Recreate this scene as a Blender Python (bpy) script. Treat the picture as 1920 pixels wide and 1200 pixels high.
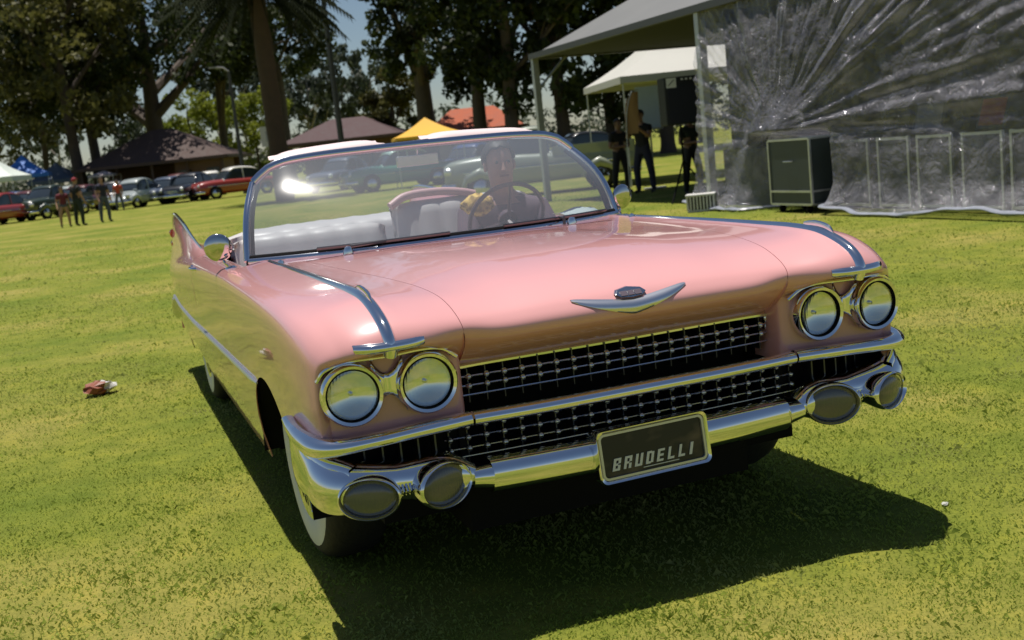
import bpy, bmesh, math, random
from mathutils import Vector, Matrix, noise
from mathutils.bvhtree import BVHTree

for _o in list(bpy.data.objects):
    bpy.data.objects.remove(_o)
scene = bpy.context.scene
R = math.radians
rnd = random.Random(7)

# ------------------------------------------------------------------ camera
CAM = Vector((-1.4739, -2.9265, 1.3798))
YAW, PITCH, ROLL, FOC = 0.34498545, -0.15358668, -0.10510423, 2135.726
_f = Vector((math.sin(YAW)*math.cos(PITCH), math.cos(YAW)*math.cos(PITCH), math.sin(PITCH)))
_r = Vector((math.cos(YAW), -math.sin(YAW), 0))
_u = _r.cross(_f)
_r2 = _r*math.cos(ROLL) + _u*math.sin(ROLL)
_u2 = -_r*math.sin(ROLL) + _u*math.cos(ROLL)
camd = bpy.data.cameras.new('camera')
camd.sensor_width = 36.0
camd.lens = FOC/1920.0*36.0
camd.clip_start = 0.05
camd.clip_end = 3000
camd.dof.use_dof = True
camd.dof.focus_distance = 3.7
camd.dof.aperture_fstop = 5.0
cam = bpy.data.objects.new('camera', camd)
scene.collection.objects.link(cam)
_m = Matrix((_r2, _u2, -_f)).transposed().to_4x4()
_m.translation = CAM
cam.matrix_world = _m
scene.camera = cam

# ------------------------------------------------------------------ sky, sun, exposure
SUN = Vector((-0.085, 0.17, 1.0)).normalized()
world = bpy.data.worlds.new('World')
scene.world = world
world.use_nodes = True
wn = world.node_tree.nodes
wl = world.node_tree.links
wn.clear()
sky = wn.new('ShaderNodeTexSky')
sky.sky_type = 'NISHITA'
sky.sun_disc = False
sky.sun_elevation = math.asin(SUN.z)
sky.sun_rotation = math.atan2(SUN.x, SUN.y)
sky.altitude = 700
sky.air_density = 1.0
sky.dust_density = 0.6
sky.ozone_density = 1.0
bgn = wn.new('ShaderNodeBackground')
bgn.inputs['Strength'].default_value = 0.06
wout = wn.new('ShaderNodeOutputWorld')
wl.new(sky.outputs[0], bgn.inputs['Color'])
wl.new(bgn.outputs[0], wout.inputs['Surface'])
sund = bpy.data.lights.new('sun', 'SUN')
sund.energy = 5.0
sund.angle = R(0.5)
sund.color = (1.0, 0.95, 0.87)
sun = bpy.data.objects.new('sun', sund)
sun.rotation_euler = (-SUN).to_track_quat('-Z', 'Y').to_euler()
sun.location = (0, 0, 30)
scene.collection.objects.link(sun)
scene.view_settings.view_transform = 'Standard'
scene.view_settings.look = 'None'
scene.view_settings.exposure = 0.12
scene.view_settings.gamma = 1.0
scene.view_settings.use_curve_mapping = False
scene.cycles.max_bounces = 8
scene.cycles.transparent_max_bounces = 16
scene.cycles.caustics_reflective = False
scene.cycles.caustics_refractive = False

# ------------------------------------------------------------------ helpers
COL = scene.collection

def at(px, py, d):
    """photograph pixel + distance along the view axis -> place in the world"""
    k = FOC
    return CAM + (_f + _r2*((px-960)/k) - _u2*((py-600)/k))*d

def ground_at(px, py, z=0.0):
    k = FOC
    d = _f + _r2*((px-960)/k) - _u2*((py-600)/k)
    return CAM + d*((z-CAM.z)/d.z)

def spot(px, d):
    """ground point in the direction of column px (at its horizon) at depth d"""
    p = at(px, 368.8-0.1055*px, d)
    return Vector((p.x, p.y, 0))

def link(o, parent=None):
    COL.objects.link(o)
    if parent is not None:
        o.parent = parent
    return o

def tag(o, label=None, cat=None, group=None, kind=None):
    if label: o['label'] = label
    if cat: o['category'] = cat
    if group: o['group'] = group
    if kind: o['kind'] = kind
    return o

def empty(name, loc=(0, 0, 0), rz=0.0, label=None, cat=None, group=None):
    o = bpy.data.objects.new(name, None)
    o.empty_display_size = 0.2
    o.location = loc
    o.rotation_euler = (0, 0, rz)
    COL.objects.link(o)
    return tag(o, label, cat, group)

class MB:
    """collects shapes; build() links them as one mesh object"""
    def __init__(s):
        s.v = []; s.f = []; s.mi = []; s.cur = 0
    def add(s, vs, fs):
        b = len(s.v)
        s.v += [tuple(p) for p in vs]
        s.f += [tuple(i+b for i in f) for f in fs]
        s.mi += [s.cur]*len(fs)
        return s
    def box(s, c, d, rot=None, taper=None):
        cx, cy, cz = c; dx, dy, dz = d[0]/2, d[1]/2, d[2]/2
        vs = []
        for k in (-1, 1):
            t = 1.0 if (taper is None or k < 0) else taper
            for (i, j) in ((-1, -1), (1, -1), (1, 1), (-1, 1)):
                p = Vector((i*dx*t, j*dy*t, k*dz))
                if rot is not None: p = rot @ p
                vs.append((cx+p.x, cy+p.y, cz+p.z))
        return s.add(vs, [(3, 2, 1, 0), (4, 5, 6, 7), (0, 1, 5, 4), (1, 2, 6, 5), (2, 3, 7, 6), (3, 0, 4, 7)])
    def bar(s, a, b, w, h=None, up=(0, 0, 1)):
        a = Vector(a); b = Vector(b); h = w if h is None else h
        d = b-a; L = d.length; z = d.normalized()
        x = z.cross(Vector(up))
        if x.length < 1e-4: x = z.cross(Vector((1, 0, 0)))
        x.normalize(); y = x.cross(z)
        M = Matrix((x, z, y)).transposed()
        return s.box((a+b)/2, (w, L, h), M)
    def tube(s, pts, rad, n=10, caps=True, flat=None, up=None):
        """rad: number or list; flat: (a,b) half axes multiplier"""
        pts = [Vector(p) for p in pts]
        m = len(pts)
        rr = rad if isinstance(rad, list) else [rad]*m
        rings = []
        prev = Vector(up) if up is not None else None
        for i, p in enumerate(pts):
            t = (pts[min(i+1, m-1)]-pts[max(i-1, 0)])
            if t.length < 1e-9: t = Vector((0, 0, 1))
            t.normalize()
            if prev is None:
                prev = Vector((0, 0, 1)) if abs(t.z) < 0.9 else Vector((1, 0, 0))
            side = t.cross(prev)
            if side.length < 1e-6: side = t.cross(Vector((0.3, 1, 0.1)))
            side.normalize()
            u = side.cross(t).normalized()
            if up is None: prev = u
            r = rr[i]
            ra, rb = (r if isinstance(r, (tuple, list)) else (r, r))
            if flat: ra, rb = ra*flat[0], rb*flat[1]
            rings.append([p+side*(math.cos(2*math.pi*k/n)*ra)+u*(math.sin(2*math.pi*k/n)*rb) for k in range(n)])
        return s.rings(rings, caps)
    def rings(s, rings, caps=True, closed=True):
        n = len(rings[0]); vs = [p for r in rings for p in r]; fs = []
        for i in range(len(rings)-1):
            for k in range(n if closed else n-1):
                k2 = (k+1) % n
                fs.append((i*n+k, i*n+k2, (i+1)*n+k2, (i+1)*n+k))
        if caps:
            fs.append(tuple(reversed(range(n))))
            fs.append(tuple(range((len(rings)-1)*n, len(rings)*n)))
        return s.add(vs, fs)
    def grid(s, g):
        m = len(g); n = len(g[0]); vs = [p for r in g for p in r]
        fs = [(i*n+j, i*n+j+1, (i+1)*n+j+1, (i+1)*n+j) for i in range(m-1) for j in range(n-1)]
        return s.add(vs, fs)
    def lathe(s, prof, origin=(0, 0, 0), axis=(0, 0, 1), n=24, sx=1.0, sy=1.0, xdir=None, caps=True):
        """prof: list of (r, h) along axis"""
        a = Vector(axis).normalized(); o = Vector(origin)
        x = Vector(xdir) if xdir is not None else (a.cross(Vector((0, 0, 1))) if abs(a.z) < 0.9 else Vector((1, 0, 0)))
        x = (x - a*x.dot(a)).normalized(); y = a.cross(x)
        rings = [[o+a*h+x*(r*sx*math.cos(2*math.pi*k/n))+y*(r*sy*math.sin(2*math.pi*k/n)) for k in range(n)] for r, h in prof]
        return s.rings(rings, caps=caps)
    def poly_prism(s, pts, d):
        """closed polygon (3D list) extruded by vector d"""
        d = Vector(d); n = len(pts); a = [Vector(p) for p in pts]
        vs = a+[p+d for p in a]
        fs = [tuple(reversed(range(n))), tuple(range(n, 2*n))]+[(i, (i+1) % n, n+(i+1) % n, n+i) for i in range(n)]
        return s.add(vs, fs)
    def build(s, name, mat, parent=None, smooth=True, bevel=0.0, subd=0, angle=40, fixn=False, solid=0.0, segs=2):
        me = bpy.data.meshes.new(name)
        me.from_pydata(s.v, [], s.f)
        mats = mat if isinstance(mat, (list, tuple)) else [mat]
        for m in mats: me.materials.append(m)
        if len(mats) > 1:
            for p, mi in zip(me.polygons, s.mi): p.material_index = mi
        if fixn:
            bm = bmesh.new(); bm.from_mesh(me)
            bmesh.ops.remove_doubles(bm, verts=bm.verts, dist=1e-5)
            bmesh.ops.recalc_face_normals(bm, faces=bm.faces)
            bm.to_mesh(me); bm.free()
        if smooth:
            me.polygons.foreach_set('use_smooth', [True]*len(me.polygons))
            if angle and not subd:
                me.set_sharp_from_angle(angle=R(angle))
        me.update()
        o = bpy.data.objects.new(name, me)
        link(o, parent)
        if solid:
            md = o.modifiers.new('solid', 'SOLIDIFY'); md.thickness = solid; md.offset = -1
        if bevel:
            md = o.modifiers.new('bevel', 'BEVEL'); md.width = bevel; md.segments = segs; md.limit_method = 'ANGLE'; md.angle_limit = R(35)
        if subd:
            md = o.modifiers.new('sub', 'SUBSURF'); md.levels = subd; md.render_levels = subd
        return o

def copy_tree(o, parent=None):
    c = o.copy()
    link(c, parent)
    if parent is not None:
        c.matrix_parent_inverse = o.matrix_parent_inverse.copy()
    for ch in list(o.children):
        copy_tree(ch, c)
    return c

def share(o, parent, loc=None, rot=None, scale=None):
    """another object that shares o's mesh"""
    c = o.copy(); link(c, parent)
    if loc is not None: c.location = loc
    if rot is not None: c.rotation_euler = rot
    if scale is not None: c.scale = scale
    return c

def lerp(a, b, t): return a+(b-a)*t
def vl(a, b, t): return Vector(a)*(1-t)+Vector(b)*t
def pw(xs, ys, x):
    """smooth piecewise interpolation (monotone-ish cubic)"""
    if x <= xs[0]: return ys[0]
    if x >= xs[-1]: return ys[-1]
    n = len(xs)
    for i in range(n-1):
        if x <= xs[i+1]: break
    def sl(k):
        if k <= 0: return (ys[1]-ys[0])/(xs[1]-xs[0])
        if k >= n-1: return (ys[-1]-ys[-2])/(xs[-1]-xs[-2])
        a = (ys[k]-ys[k-1])/(xs[k]-xs[k-1]); b = (ys[k+1]-ys[k])/(xs[k+1]-xs[k])
        return 0.0 if a*b <= 0 else 2*a*b/(a+b)
    h = xs[i+1]-xs[i]; t = (x-xs[i])/h
    m0, m1 = sl(i)*h, sl(i+1)*h
    return (2*t**3-3*t*t+1)*ys[i]+(t**3-2*t*t+t)*m0+(-2*t**3+3*t*t)*ys[i+1]+(t**3-t*t)*m1
def crp(P, seg):
    """Catmull-Rom through P (vectors), seg points per span"""
    P = [Vector(p) for p in P]; out = []
    for i in range(len(P)-1):
        p0 = P[i-1] if i > 0 else P[0]*2-P[1]
        p1, p2 = P[i], P[i+1]
        p3 = P[i+2] if i+2 < len(P) else P[-1]*2-P[-2]
        for k in range(seg):
            t = k/seg
            out.append(0.5*((2*p1)+(p2-p0)*t+(2*p0-5*p1+4*p2-p3)*t*t+(3*p1-p0-3*p2+p3)*t**3))
    out.append(P[-1].copy())
    return out
def surf(rows, su, sv):
    """rows of control points -> dense grid"""
    a = [crp(r, sv) for r in rows]
    cols = [crp([a[i][j] for i in range(len(a))], su) for j in range(len(a[0]))]
    return [[cols[j][i] for j in range(len(cols))] for i in range(len(cols[0]))]
def mirr(g): return [[Vector((-p.x, p.y, p.z)) for p in r] for r in g]

# ------------------------------------------------------------------ materials
MATS = {}
def nodes(name):
    m = bpy.data.materials.new(name); m.use_nodes = True
    n = m.node_tree.nodes; l = m.node_tree.links
    b = n['Principled BSDF']
    return m, n, l, b
def mat(name, col, rough=0.5, metal=0.0, coat=0.0, var=0.0, scale=6.0, bump=0.0, bscale=40.0, spec=0.5, trans=0.0, sheen=0.0, subs=0.0, dirt=0.0):
    if name in MATS: return MATS[name]
    m, n, l, b = nodes(name)
    b.inputs['Base Color'].default_value = (*col, 1)
    b.inputs['Roughness'].default_value = rough
    b.inputs['Metallic'].default_value = metal
    b.inputs['Coat Weight'].default_value = coat
    b.inputs['Coat Roughness'].default_value = 0.03
    b.inputs['Specular IOR Level'].default_value = spec
    b.inputs['Transmission Weight'].default_value = trans
    if var or bump or dirt:
        tc = n.new('ShaderNodeTexCoord')
    if var:
        nt = n.new('ShaderNodeTexNoise'); nt.inputs['Scale'].default_value = scale; nt.inputs['Detail'].default_value = 5
        l.new(tc.outputs['Object'], nt.inputs['Vector'])
        mx = n.new('ShaderNodeMix'); mx.data_type = 'RGBA'
        mx.inputs['A'].default_value = (*[c*(1-var) for c in col], 1)
        mx.inputs['B'].default_value = (*[min(1, c*(1+var)) for c in col], 1)
        l.new(nt.outputs['Fac'], mx.inputs['Factor'])
        l.new(mx.outputs['Result'], b.inputs['Base Color'])
        mr = n.new('ShaderNodeMapRange'); mr.inputs['To Min'].default_value = max(0, rough*(1-var*0.6)); mr.inputs['To Max'].default_value = min(1, rough*(1+var*0.6))
        l.new(nt.outputs['Fac'], mr.inputs['Value']); l.new(mr.outputs['Result'], b.inputs['Roughness'])
    if bump:
        nb = n.new('ShaderNodeTexNoise'); nb.inputs['Scale'].default_value = bscale; nb.inputs['Detail'].default_value = 4
        l.new(tc.outputs['Object'], nb.inputs['Vector'])
        bp = n.new('ShaderNodeBump'); bp.inputs['Strength'].default_value = bump; bp.inputs['Distance'].default_value = 0.02
        l.new(nb.outputs['Fac'], bp.inputs['Height']); l.new(bp.outputs['Normal'], b.inputs['Normal'])
    MATS[name] = m
    return m

def schlick(n, l, boost=1.0, f0=.045):
    """reflectance of a thin two-sided sheet"""
    lw = n.new('ShaderNodeLayerWeight'); lw.inputs['Blend'].default_value = .5
    pw_ = n.new('ShaderNodeMath'); pw_.operation = 'POWER'; pw_.inputs[1].default_value = 4.0
    l.new(lw.outputs['Facing'], pw_.inputs[0])
    ma = n.new('ShaderNodeMath'); ma.operation = 'MULTIPLY_ADD'; ma.inputs[1].default_value = .9*boost; ma.inputs[2].default_value = f0*boost; ma.use_clamp = True
    l.new(pw_.outputs[0], ma.inputs[0])
    return ma

def glass_mat(name, tint=(0.86, 0.93, 0.95), ior=1.5, haze=0.0, rough=0.0, boost=1.0, glow=0.0):
    """thin sheet: transparent tint + fresnel reflection"""
    if name in MATS: return MATS[name]
    m, n, l, b = nodes(name)
    n.remove(b)
    out = n['Material Output']
    tr = n.new('ShaderNodeBsdfTransparent'); tr.inputs['Color'].default_value = (*tint, 1)
    gl = n.new('ShaderNodeBsdfGlossy'); gl.inputs['Roughness'].default_value = rough
    gl.inputs['Color'].default_value = (1, 1, 1, 1)
    mu = schlick(n, l, boost)
    mx = n.new('ShaderNodeMixShader')
    l.new(mu.outputs[0], mx.inputs['Fac']); l.new(tr.outputs[0], mx.inputs[1]); l.new(gl.outputs[0], mx.inputs[2])
    last = mx
    if glow:
        g2 = n.new('ShaderNodeBsdfGlossy'); g2.inputs['Roughness'].default_value = .16
        m3 = n.new('ShaderNodeMixShader'); m3.inputs['Fac'].default_value = glow
        l.new(last.outputs[0], m3.inputs[1]); l.new(g2.outputs[0], m3.inputs[2]); last = m3
    if haze:
        df = n.new('ShaderNodeBsdfDiffuse'); df.inputs['Color'].default_value = (0.5, 0.52, 0.55, 1)
        m2 = n.new('ShaderNodeMixShader'); m2.inputs['Fac'].default_value = haze
        l.new(last.outputs[0], m2.inputs[1]); l.new(df.outputs[0], m2.inputs[2]); last = m2
    l.new(last.outputs[0], out.inputs['Surface'])
    MATS[name] = m
    return m

CHROME = mat('chrome', (0.84, 0.845, 0.86), 0.075, 1.0, var=0.06, scale=9)
DULLCHROME = mat('worn_chrome', (0.62, 0.63, 0.65), 0.16, 1.0, var=0.15, scale=12)
BLACK = mat('black_paint', (0.007, 0.007, 0.008), 0.8, spec=0.15)
RUBBER = mat('tyre_rubber', (0.015, 0.015, 0.016), 0.75, bump=0.2, bscale=60)
WHITEWALL = mat('whitewall_rubber', (0.72, 0.71, 0.67), 0.6, var=0.12, scale=8)
STEEL = mat('galvanised_steel', (0.46, 0.47, 0.48), 0.45, 0.7, var=0.2, scale=14)
# ================================================================== the pink convertible
def paint_mat(name, col, rough=0.32, flake=0.0):
    m, n, l, b = nodes(name)
    tc = n.new('ShaderNodeTexCoord')
    nt = n.new('ShaderNodeTexNoise'); nt.inputs['Scale'].default_value = 2.2; nt.inputs['Detail'].default_value = 4
    l.new(tc.outputs['Object'], nt.inputs['Vector'])
    mx = n.new('ShaderNodeMix'); mx.data_type = 'RGBA'
    mx.inputs['A'].default_value = (*[c*0.95 for c in col], 1)
    mx.inputs['B'].default_value = (*[min(1, c*1.05) for c in col], 1)
    l.new(nt.outputs['Fac'], mx.inputs['Factor']); l.new(mx.outputs['Result'], b.inputs['Base Color'])
    b.inputs['Roughness'].default_value = rough
    b.inputs['Coat Weight'].default_value = 1.0
    b.inputs['Coat Roughness'].default_value = 0.035
    b.inputs['Coat IOR'].default_value = 1.5
    nb = n.new('ShaderNodeTexNoise'); nb.inputs['Scale'].default_value = 5.0; nb.inputs['Detail'].default_value = 2
    l.new(tc.outputs['Object'], nb.inputs['Vector'])
    bp = n.new('ShaderNodeBump'); bp.inputs['Strength'].default_value = 0.06; bp.inputs['Distance'].default_value = 0.01
    l.new(nb.outputs['Fac'], bp.inputs['Height']); l.new(bp.outputs['Normal'], b.inputs['Coat Normal'])
    return m
PINK = paint_mat('pink_paint', (0.80, 0.39, 0.385))
PINKTRIM = mat('pink_vinyl', (0.62, 0.36, 0.36), 0.45, var=0.08)
WHITEVINYL = mat('white_vinyl', (0.60, 0.57, 0.56), 0.42, var=0.06)
DARKCARPET = mat('dark_red_carpet', (0.09, 0.025, 0.03), 0.9)
DASHMAT = mat('dashboard_vinyl', (0.22, 0.13, 0.15), 0.45)
LENS = glass_mat('lamp_glass', (0.93, 0.95, 0.93), 1.5, rough=0.0, boost=1.6)
SMOKE = mat('smoked_lamp_lens', (0.085, 0.082, 0.085), 0.2, spec=0.6, coat=1.0)
REFL = mat('lamp_reflector', (0.88, 0.88, 0.86), 0.12, 1.0)
def flute(m_, scale, strength, direction='X'):
    n_ = m_.node_tree.nodes; l_ = m_.node_tree.links; b_ = n_['Principled BSDF']
    tc_ = n_.new('ShaderNodeTexCoord'); w_ = n_.new('ShaderNodeTexWave'); w_.wave_type = 'BANDS'; w_.bands_direction = direction
    w_.inputs['Scale'].default_value = scale; w_.inputs['Distortion'].default_value = .3
    l_.new(tc_.outputs['Object'], w_.inputs['Vector'])
    bp_ = n_.new('ShaderNodeBump'); bp_.inputs['Strength'].default_value = strength; bp_.inputs['Distance'].default_value = .004
    l_.new(w_.outputs['Fac'], bp_.inputs['Height']); l_.new(bp_.outputs['Normal'], b_.inputs['Normal'])
flute(REFL, 32, .035)
flute(SMOKE, 38, .15)

car = empty('convertible_car', (0, 0, 0), 0,
            'pink open-top convertible with tail fins, four round headlights and a chrome grille', 'car')

def side_fac(z):
    return pw([.20, .30, .40, .50, .60, .70], [.915, .945, .966, .979, .986, .99], z)/.99
ARC_Y, ARC_A, ARC_B = .985, .47, .38
def zmin_front(y):
    t = (y-ARC_Y)/ARC_A
    if abs(t) < 1:
        return .29+ARC_B*math.sqrt(1-t*t)
    return .50 if y < ARC_Y else .27
RAC_Y, RAC_A = 4.27, .46
def zmin_rear(y):
    t = (y-RAC_Y)/RAC_A
    if abs(t) < 1: return .27+.12*(1-t*t)**0.5
    return .27

def lower(g, zfun, n=12, flange=.004):
    """extend each row of a side grid down to the sill and turn the edge in"""
    out = []
    for r in g:
        p = r[-1]; s = 1 if p.x > 0 else -1
        zm = zfun(p.y); zm = min(zm, p.z-.004)
        row = list(r)
        for k in range(1, n+1):
            z = lerp(p.z, zm, k/n)
            row.append(Vector((p.x*side_fac(z)/side_fac(p.z), p.y, z)))
        q = row[-1]
        row.append(Vector((q.x-s*flange, q.y, q.z+.004)))
        out.append(row)
    return out

ys = [2.08, 1.86, 1.62, 1.25, .90, .60, .38, .22]
C = [
 ([0]*8,                                     [1.0, 1.003, 1.008, 1.016, 1.020, 1.014, .992, .954]),
 ([.26]*8,                                   [1.0, 1.003, 1.007, 1.014, 1.017, 1.010, .988, .951]),
 ([.44, .44, .44, .43, .43, .42, .42, .41],  [.999, 1.001, 1.003, 1.006, 1.007, 1.000, .981, .946]),
 ([.70, .69, .68, .66, .63, .60, .57, .55],  [.999, .999, .999, .998, .996, .992, .980, .955]),
 ([.76, .755, .75, .74, .73, .72, .71, .695], [1.0, 1.0, 1.0, 1.0, .998, .995, .990, .972]),
 ([.80, .80, .795, .79, .785, .78, .775, .77], [1.003, 1.003, 1.003, 1.003, 1.003, 1.001, .998, .984]),
 ([.87, .87, .87, .87, .87, .868, .865, .86], [.995, .995, .995, .995, .994, .990, .983, .966]),
 ([.935, .935, .935, .936, .936, .934, .928, .915], [.985, .985, .985, .984, .982, .975, .962, .938]),
 ([.975, .975, .976, .977, .978, .976, .969, .952], [.969, .969, .969, .969, .966, .956, .938, .908]),
 ([.995, .995, .996, .997, .998, .995, .988, .972], [.938, .938, .938, .936, .932, .919, .898, .866]),
 ([.998, .998, .998, .999, .999, .997, .990, .976], [.82, .82, .82, .82, .82, .815, .805, .79]),
 ([.992, .992, .992, .992, .992, .991, .986, .977], [.70]*8),
]
rows = [[Vector((C[j][0][i], ys[i], C[j][1][i])) for j in range(12)] for i in range(8)]
rows.append([Vector(p) for p in [(0, .120, .902), (.26, .120, .901), (.42, .117, .898), (.54, .106, .902), (.67, .078, .922), (.767, .075, .932), (.855, .09, .915), (.905, .112, .888), (.937, .13, .862), (.955, .147, .835), (.962, .155, .785), (.965, .158, .70)]])
rows.append([Vector(p) for p in [(0, .100, .838), (.26, .100, .838), (.42, .101, .838), (.532, .110, .842), (.655, .05, .862), (.763, .033, .866), (.85, .048, .858), (.893, .078, .848), (.918, .103, .838), (.940, .13, .822), (.948, .142, .785), (.952, .147, .70)]])
rows.append([Vector(p) for p in [(0, .235, .748), (.26, .235, .748), (.42, .235, .748), (.528, .235, .75), (.648, .135, .838), (.76, .13, .842), (.845, .132, .836), (.88, .137, .829), (.90, .143, .818), (.917, .15, .803), (.922, .155, .78), (.926, .157, .70)]])
SU, SV = 10, 6
FG = surf(rows, SU, SV)
def sub(g, r0, r1, c0, c1):
    return [row[c0:c1+1] for row in g[r0:r1+1]]
K3 = 3*SV
i186, i162 = SU, 2*SU
def seam(g, side, depth=.010, gap=.0010):
    """turn the edge of a panel down along one side ('r0','r1','c0','c1')"""
    g = [[p.copy() for p in r] for r in g]
    if side in ('c0', 'c1'):
        for r in g:
            e, n_ = (r[0], r[1]) if side == 'c0' else (r[-1], r[-2])
            d = (n_-e).normalized()
            e += d*gap
            q = e+Vector((0, 0, -depth))
            if side == 'c0': r.insert(0, q)
            else: r.append(q)
    else:
        a, b = (g[0], g[1]) if side == 'r0' else (g[-1], g[-2])
        new = []
        for e, n_ in zip(a, b):
            d = (n_-e).normalized(); e += d*gap
            inw = Vector((-1 if e.x > .9 else 0, 0, -1 if e.x < .96 else 0)).normalized() if e.x >= 0 else Vector((1 if e.x < -.9 else 0, 0, -1 if e.x > -.96 else 0)).normalized()
            new.append(e+inw*depth)
        if side == 'r0': g.insert(0, new)
        else: g.append(new)
    return g

# hood
hg = sub(FG, i162, len(FG)-1, 0, K3)
hg = [[Vector((-p.x, p.y, p.z)) for p in reversed(r)][:-1]+r for r in hg]
hg = seam(seam(seam(hg, 'c0'), 'c1'), 'r0')
hood = MB().grid(hg).build('hood', PINK, car, fixn=True, angle=50)
# cowl in front of the windscreen
cg = sub(FG, 0, i162-1, 0, 6*SV)
cg = [[Vector((-p.x, p.y, p.z)) for p in reversed(r)][:-1]+r for r in cg]
cg = seam(cg, 'r1', depth=.02)
m = MB()
n6 = 6*SV
full = cg
ctr = [r[n6-K3:n6+K3+1] for r in full]
m.grid(ctr)
for s in (0, 1):
    blk = sub(FG, 0, i186-1, K3, 6*SV)
    m.grid(mirr(blk) if s else blk)
cowl = m.build('cowl', PINK, car, fixn=True, angle=50)
# fenders
for s in (-1, 1):
    g = sub(FG, i186, len(FG)-1, K3, len(FG[0])-1)
    g = lower(g, zmin_front, 14)
    if s < 0: g = mirr(g)
    g = seam(g, 'c0'); g = seam(g, 'r0', depth=.02)
    fender = MB().grid(g).build('front_fender', PINK, car, fixn=True, angle=50)
    # headlight panel under the eyebrow
    plan = crp([Vector((x, y, 0)) for x, y in ((.528, .30), (.530, .20), (.545, .155), (.60, .142), (.70, .140), (.80, .140), (.88, .143), (.925, .152), (.950, .172))], 5)
    zz = [.605, .62, .64, .70, .76, .80, .845]
    MB().grid([[Vector((p.x*s, p.y, z)) for p in plan] for z in zz]).build('headlight_panel', PINK, fender, fixn=True, solid=0)

# doors
ysd = [1.86, 2.1, 2.5, 2.95, 3.37]
DC = [([.865]*5, [.930]*5), ([.868]*5, [.972, .970, .966, .960, .956]), ([.90]*5, [.982, .979, .974, .968, .962]), ([.945]*5, [.981, .977, .971, .963, .955]),
      ([.976]*5, [.969, .965, .957, .946, .935]), ([.995]*5, [.938, .933, .925, .912, .898]), ([.998]*5, [.82]*5), ([.992]*5, [.70]*5)]
drow = [[Vector((DC[j][0][i], ysd[i], DC[j][1][i])) for j in range(8)] for i in range(5)]
DG = lower(surf(drow, 8, 6), lambda y: .27, 12)
for s in (-1, 1):
    g = DG if s > 0 else mirr(DG)
    g = seam(seam(g, 'r0', depth=.02), 'r1', depth=.02)
    door = MB().grid(g).build('door', PINK, car, fixn=True, angle=50)
    hm = MB()
    hm.tube(crp([(s*.985, 3.06, .912), (s*1.012, 3.09, .915), (s*1.014, 3.18, .913), (s*.985, 3.22, .905)], 5), .009, 8)
    hm.build('door_handle', CHROME, door)
    hb = MB(); hb.lathe([(.0, .0), (.016, .002), (.016, .012), (.010, .016), (0, .017)], (s*.99, 3.27, .905), (s, 0, .3), 14); hb.build('lock_button', CHROME, door)
    MB().box((s*.84, 2.61, .66), (.03, 1.46, .54)).build('door_card', WHITEVINYL, door, bevel=.01)

# rear quarters with fins and deck
yq = [3.37, 3.75, 4.2, 4.7, 5.15, 5.45, 5.62, 5.70]
QC = [
 ([0]*8,                                            [.93, .945, .955, .950, .935, .91, .88, .70]),
 ([.40]*8,                                          [.93, .945, .953, .947, .930, .905, .875, .70]),
 ([.70, .70, .70, .69, .68, .67, .66, .66],         [.935, .94, .945, .938, .915, .885, .855, .70]),
 ([.82, .82, .82, .80, .79, .78, .78, .78],         [.948, .955, .958, .948, .925, .895, .86, .72]),
 ([.872, .875, .878, .872, .868, .866, .866, .866], [.957, .972, .995, 1.012, 1.02, 1.01, .97, .86]),
 ([.902, .905, .905, .900, .896, .893, .892, .892], [.962, .990, 1.035, 1.085, 1.118, 1.128, 1.10, 1.00]),
 ([.930, .928, .922, .915, .910, .907, .906, .906], [.960, .975, 1.010, 1.045, 1.065, 1.065, 1.04, .96]),
 ([.965, .965, .962, .955, .948, .942, .94, .935],  [.945, .930, .915, .900, .890, .880, .865, .84]),
 ([.995, .996, .997, .995, .985, .975, .965, .955], [.898, .872, .840, .812, .79, .775, .765, .75]),
 ([.998, .999, 1.0, 1.0, .992, .982, .972, .962],   [.80, .79, .775, .755, .735, .72, .71, .70]),
 ([.992, .993, .994, .993, .985, .975, .965, .955], [.70, .695, .69, .675, .66, .65, .64, .63]),
]
qrow = [[Vector((QC[j][0][i], yq[i], QC[j][1][i])) for j in range(11)] for i in range(8)]
QG = surf(qrow, 10, 6)
i375 = 10
m = MB()
deck = [[Vector((-p.x, p.y, p.z)) for p in reversed(r[:3*6+1])][:-1]+r[:3*6+1] for r in QG[i375+3:]]
m.grid(deck).build('rear_deck', PINK, car, fixn=True, angle=50)
for s in (-1, 1):
    g = [r[3*6:] for r in QG]
    g = lower(g, zmin_rear, 10)
    if s < 0: g = mirr(g)
    g = seam(g, 'r0', depth=.02)
    q = MB().grid(g).build('rear_quarter', PINK, car, fixn=True, angle=60)
    # chrome along the fin crest
    pts = [Vector((p.x*s, p.y, p.z+.004)) for p in [r[5*6] for r in QG]][6:-1]
    MB().tube(pts, [.004+.007*min(1, i/20) for i in range(len(pts))], 8).build('fin_trim', CHROME, q)
    # twin bullet tail lamps in the fin
    for dz in (0, .075):
        MB().lathe([(.0, .08), (.012, .075), (.026, .05), (.033, .02), (.034, 0), (.034, -.1)], (s*.903, 5.655, .915+dz), (0, 1, 0), 14).build('tail_lamp', mat('red_lens', (.45, .02, .02), .15, coat=1), q)
tail = MB()
tail.grid([[Vector((lerp(-.94, .94, k/12), 5.70-.06*abs(lerp(-1, 1, k/12))**2, z)) for k in range(13)] for z in (.30, .5, .70, .80)])
tail.build('tail_panel', PINK, car, fixn=True)
tb = MB(); tb.tube(crp([(-.97, 5.45, .47), (-.92, 5.70, .47), (-.5, 5.78, .46), (0, 5.80, .46), (.5, 5.78, .46), (.92, 5.70, .47), (.97, 5.45, .47)], 6), (.03, .075), 12, up=(0, 0, 1)); tb.build('rear_bumper', CHROME, car)

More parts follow.
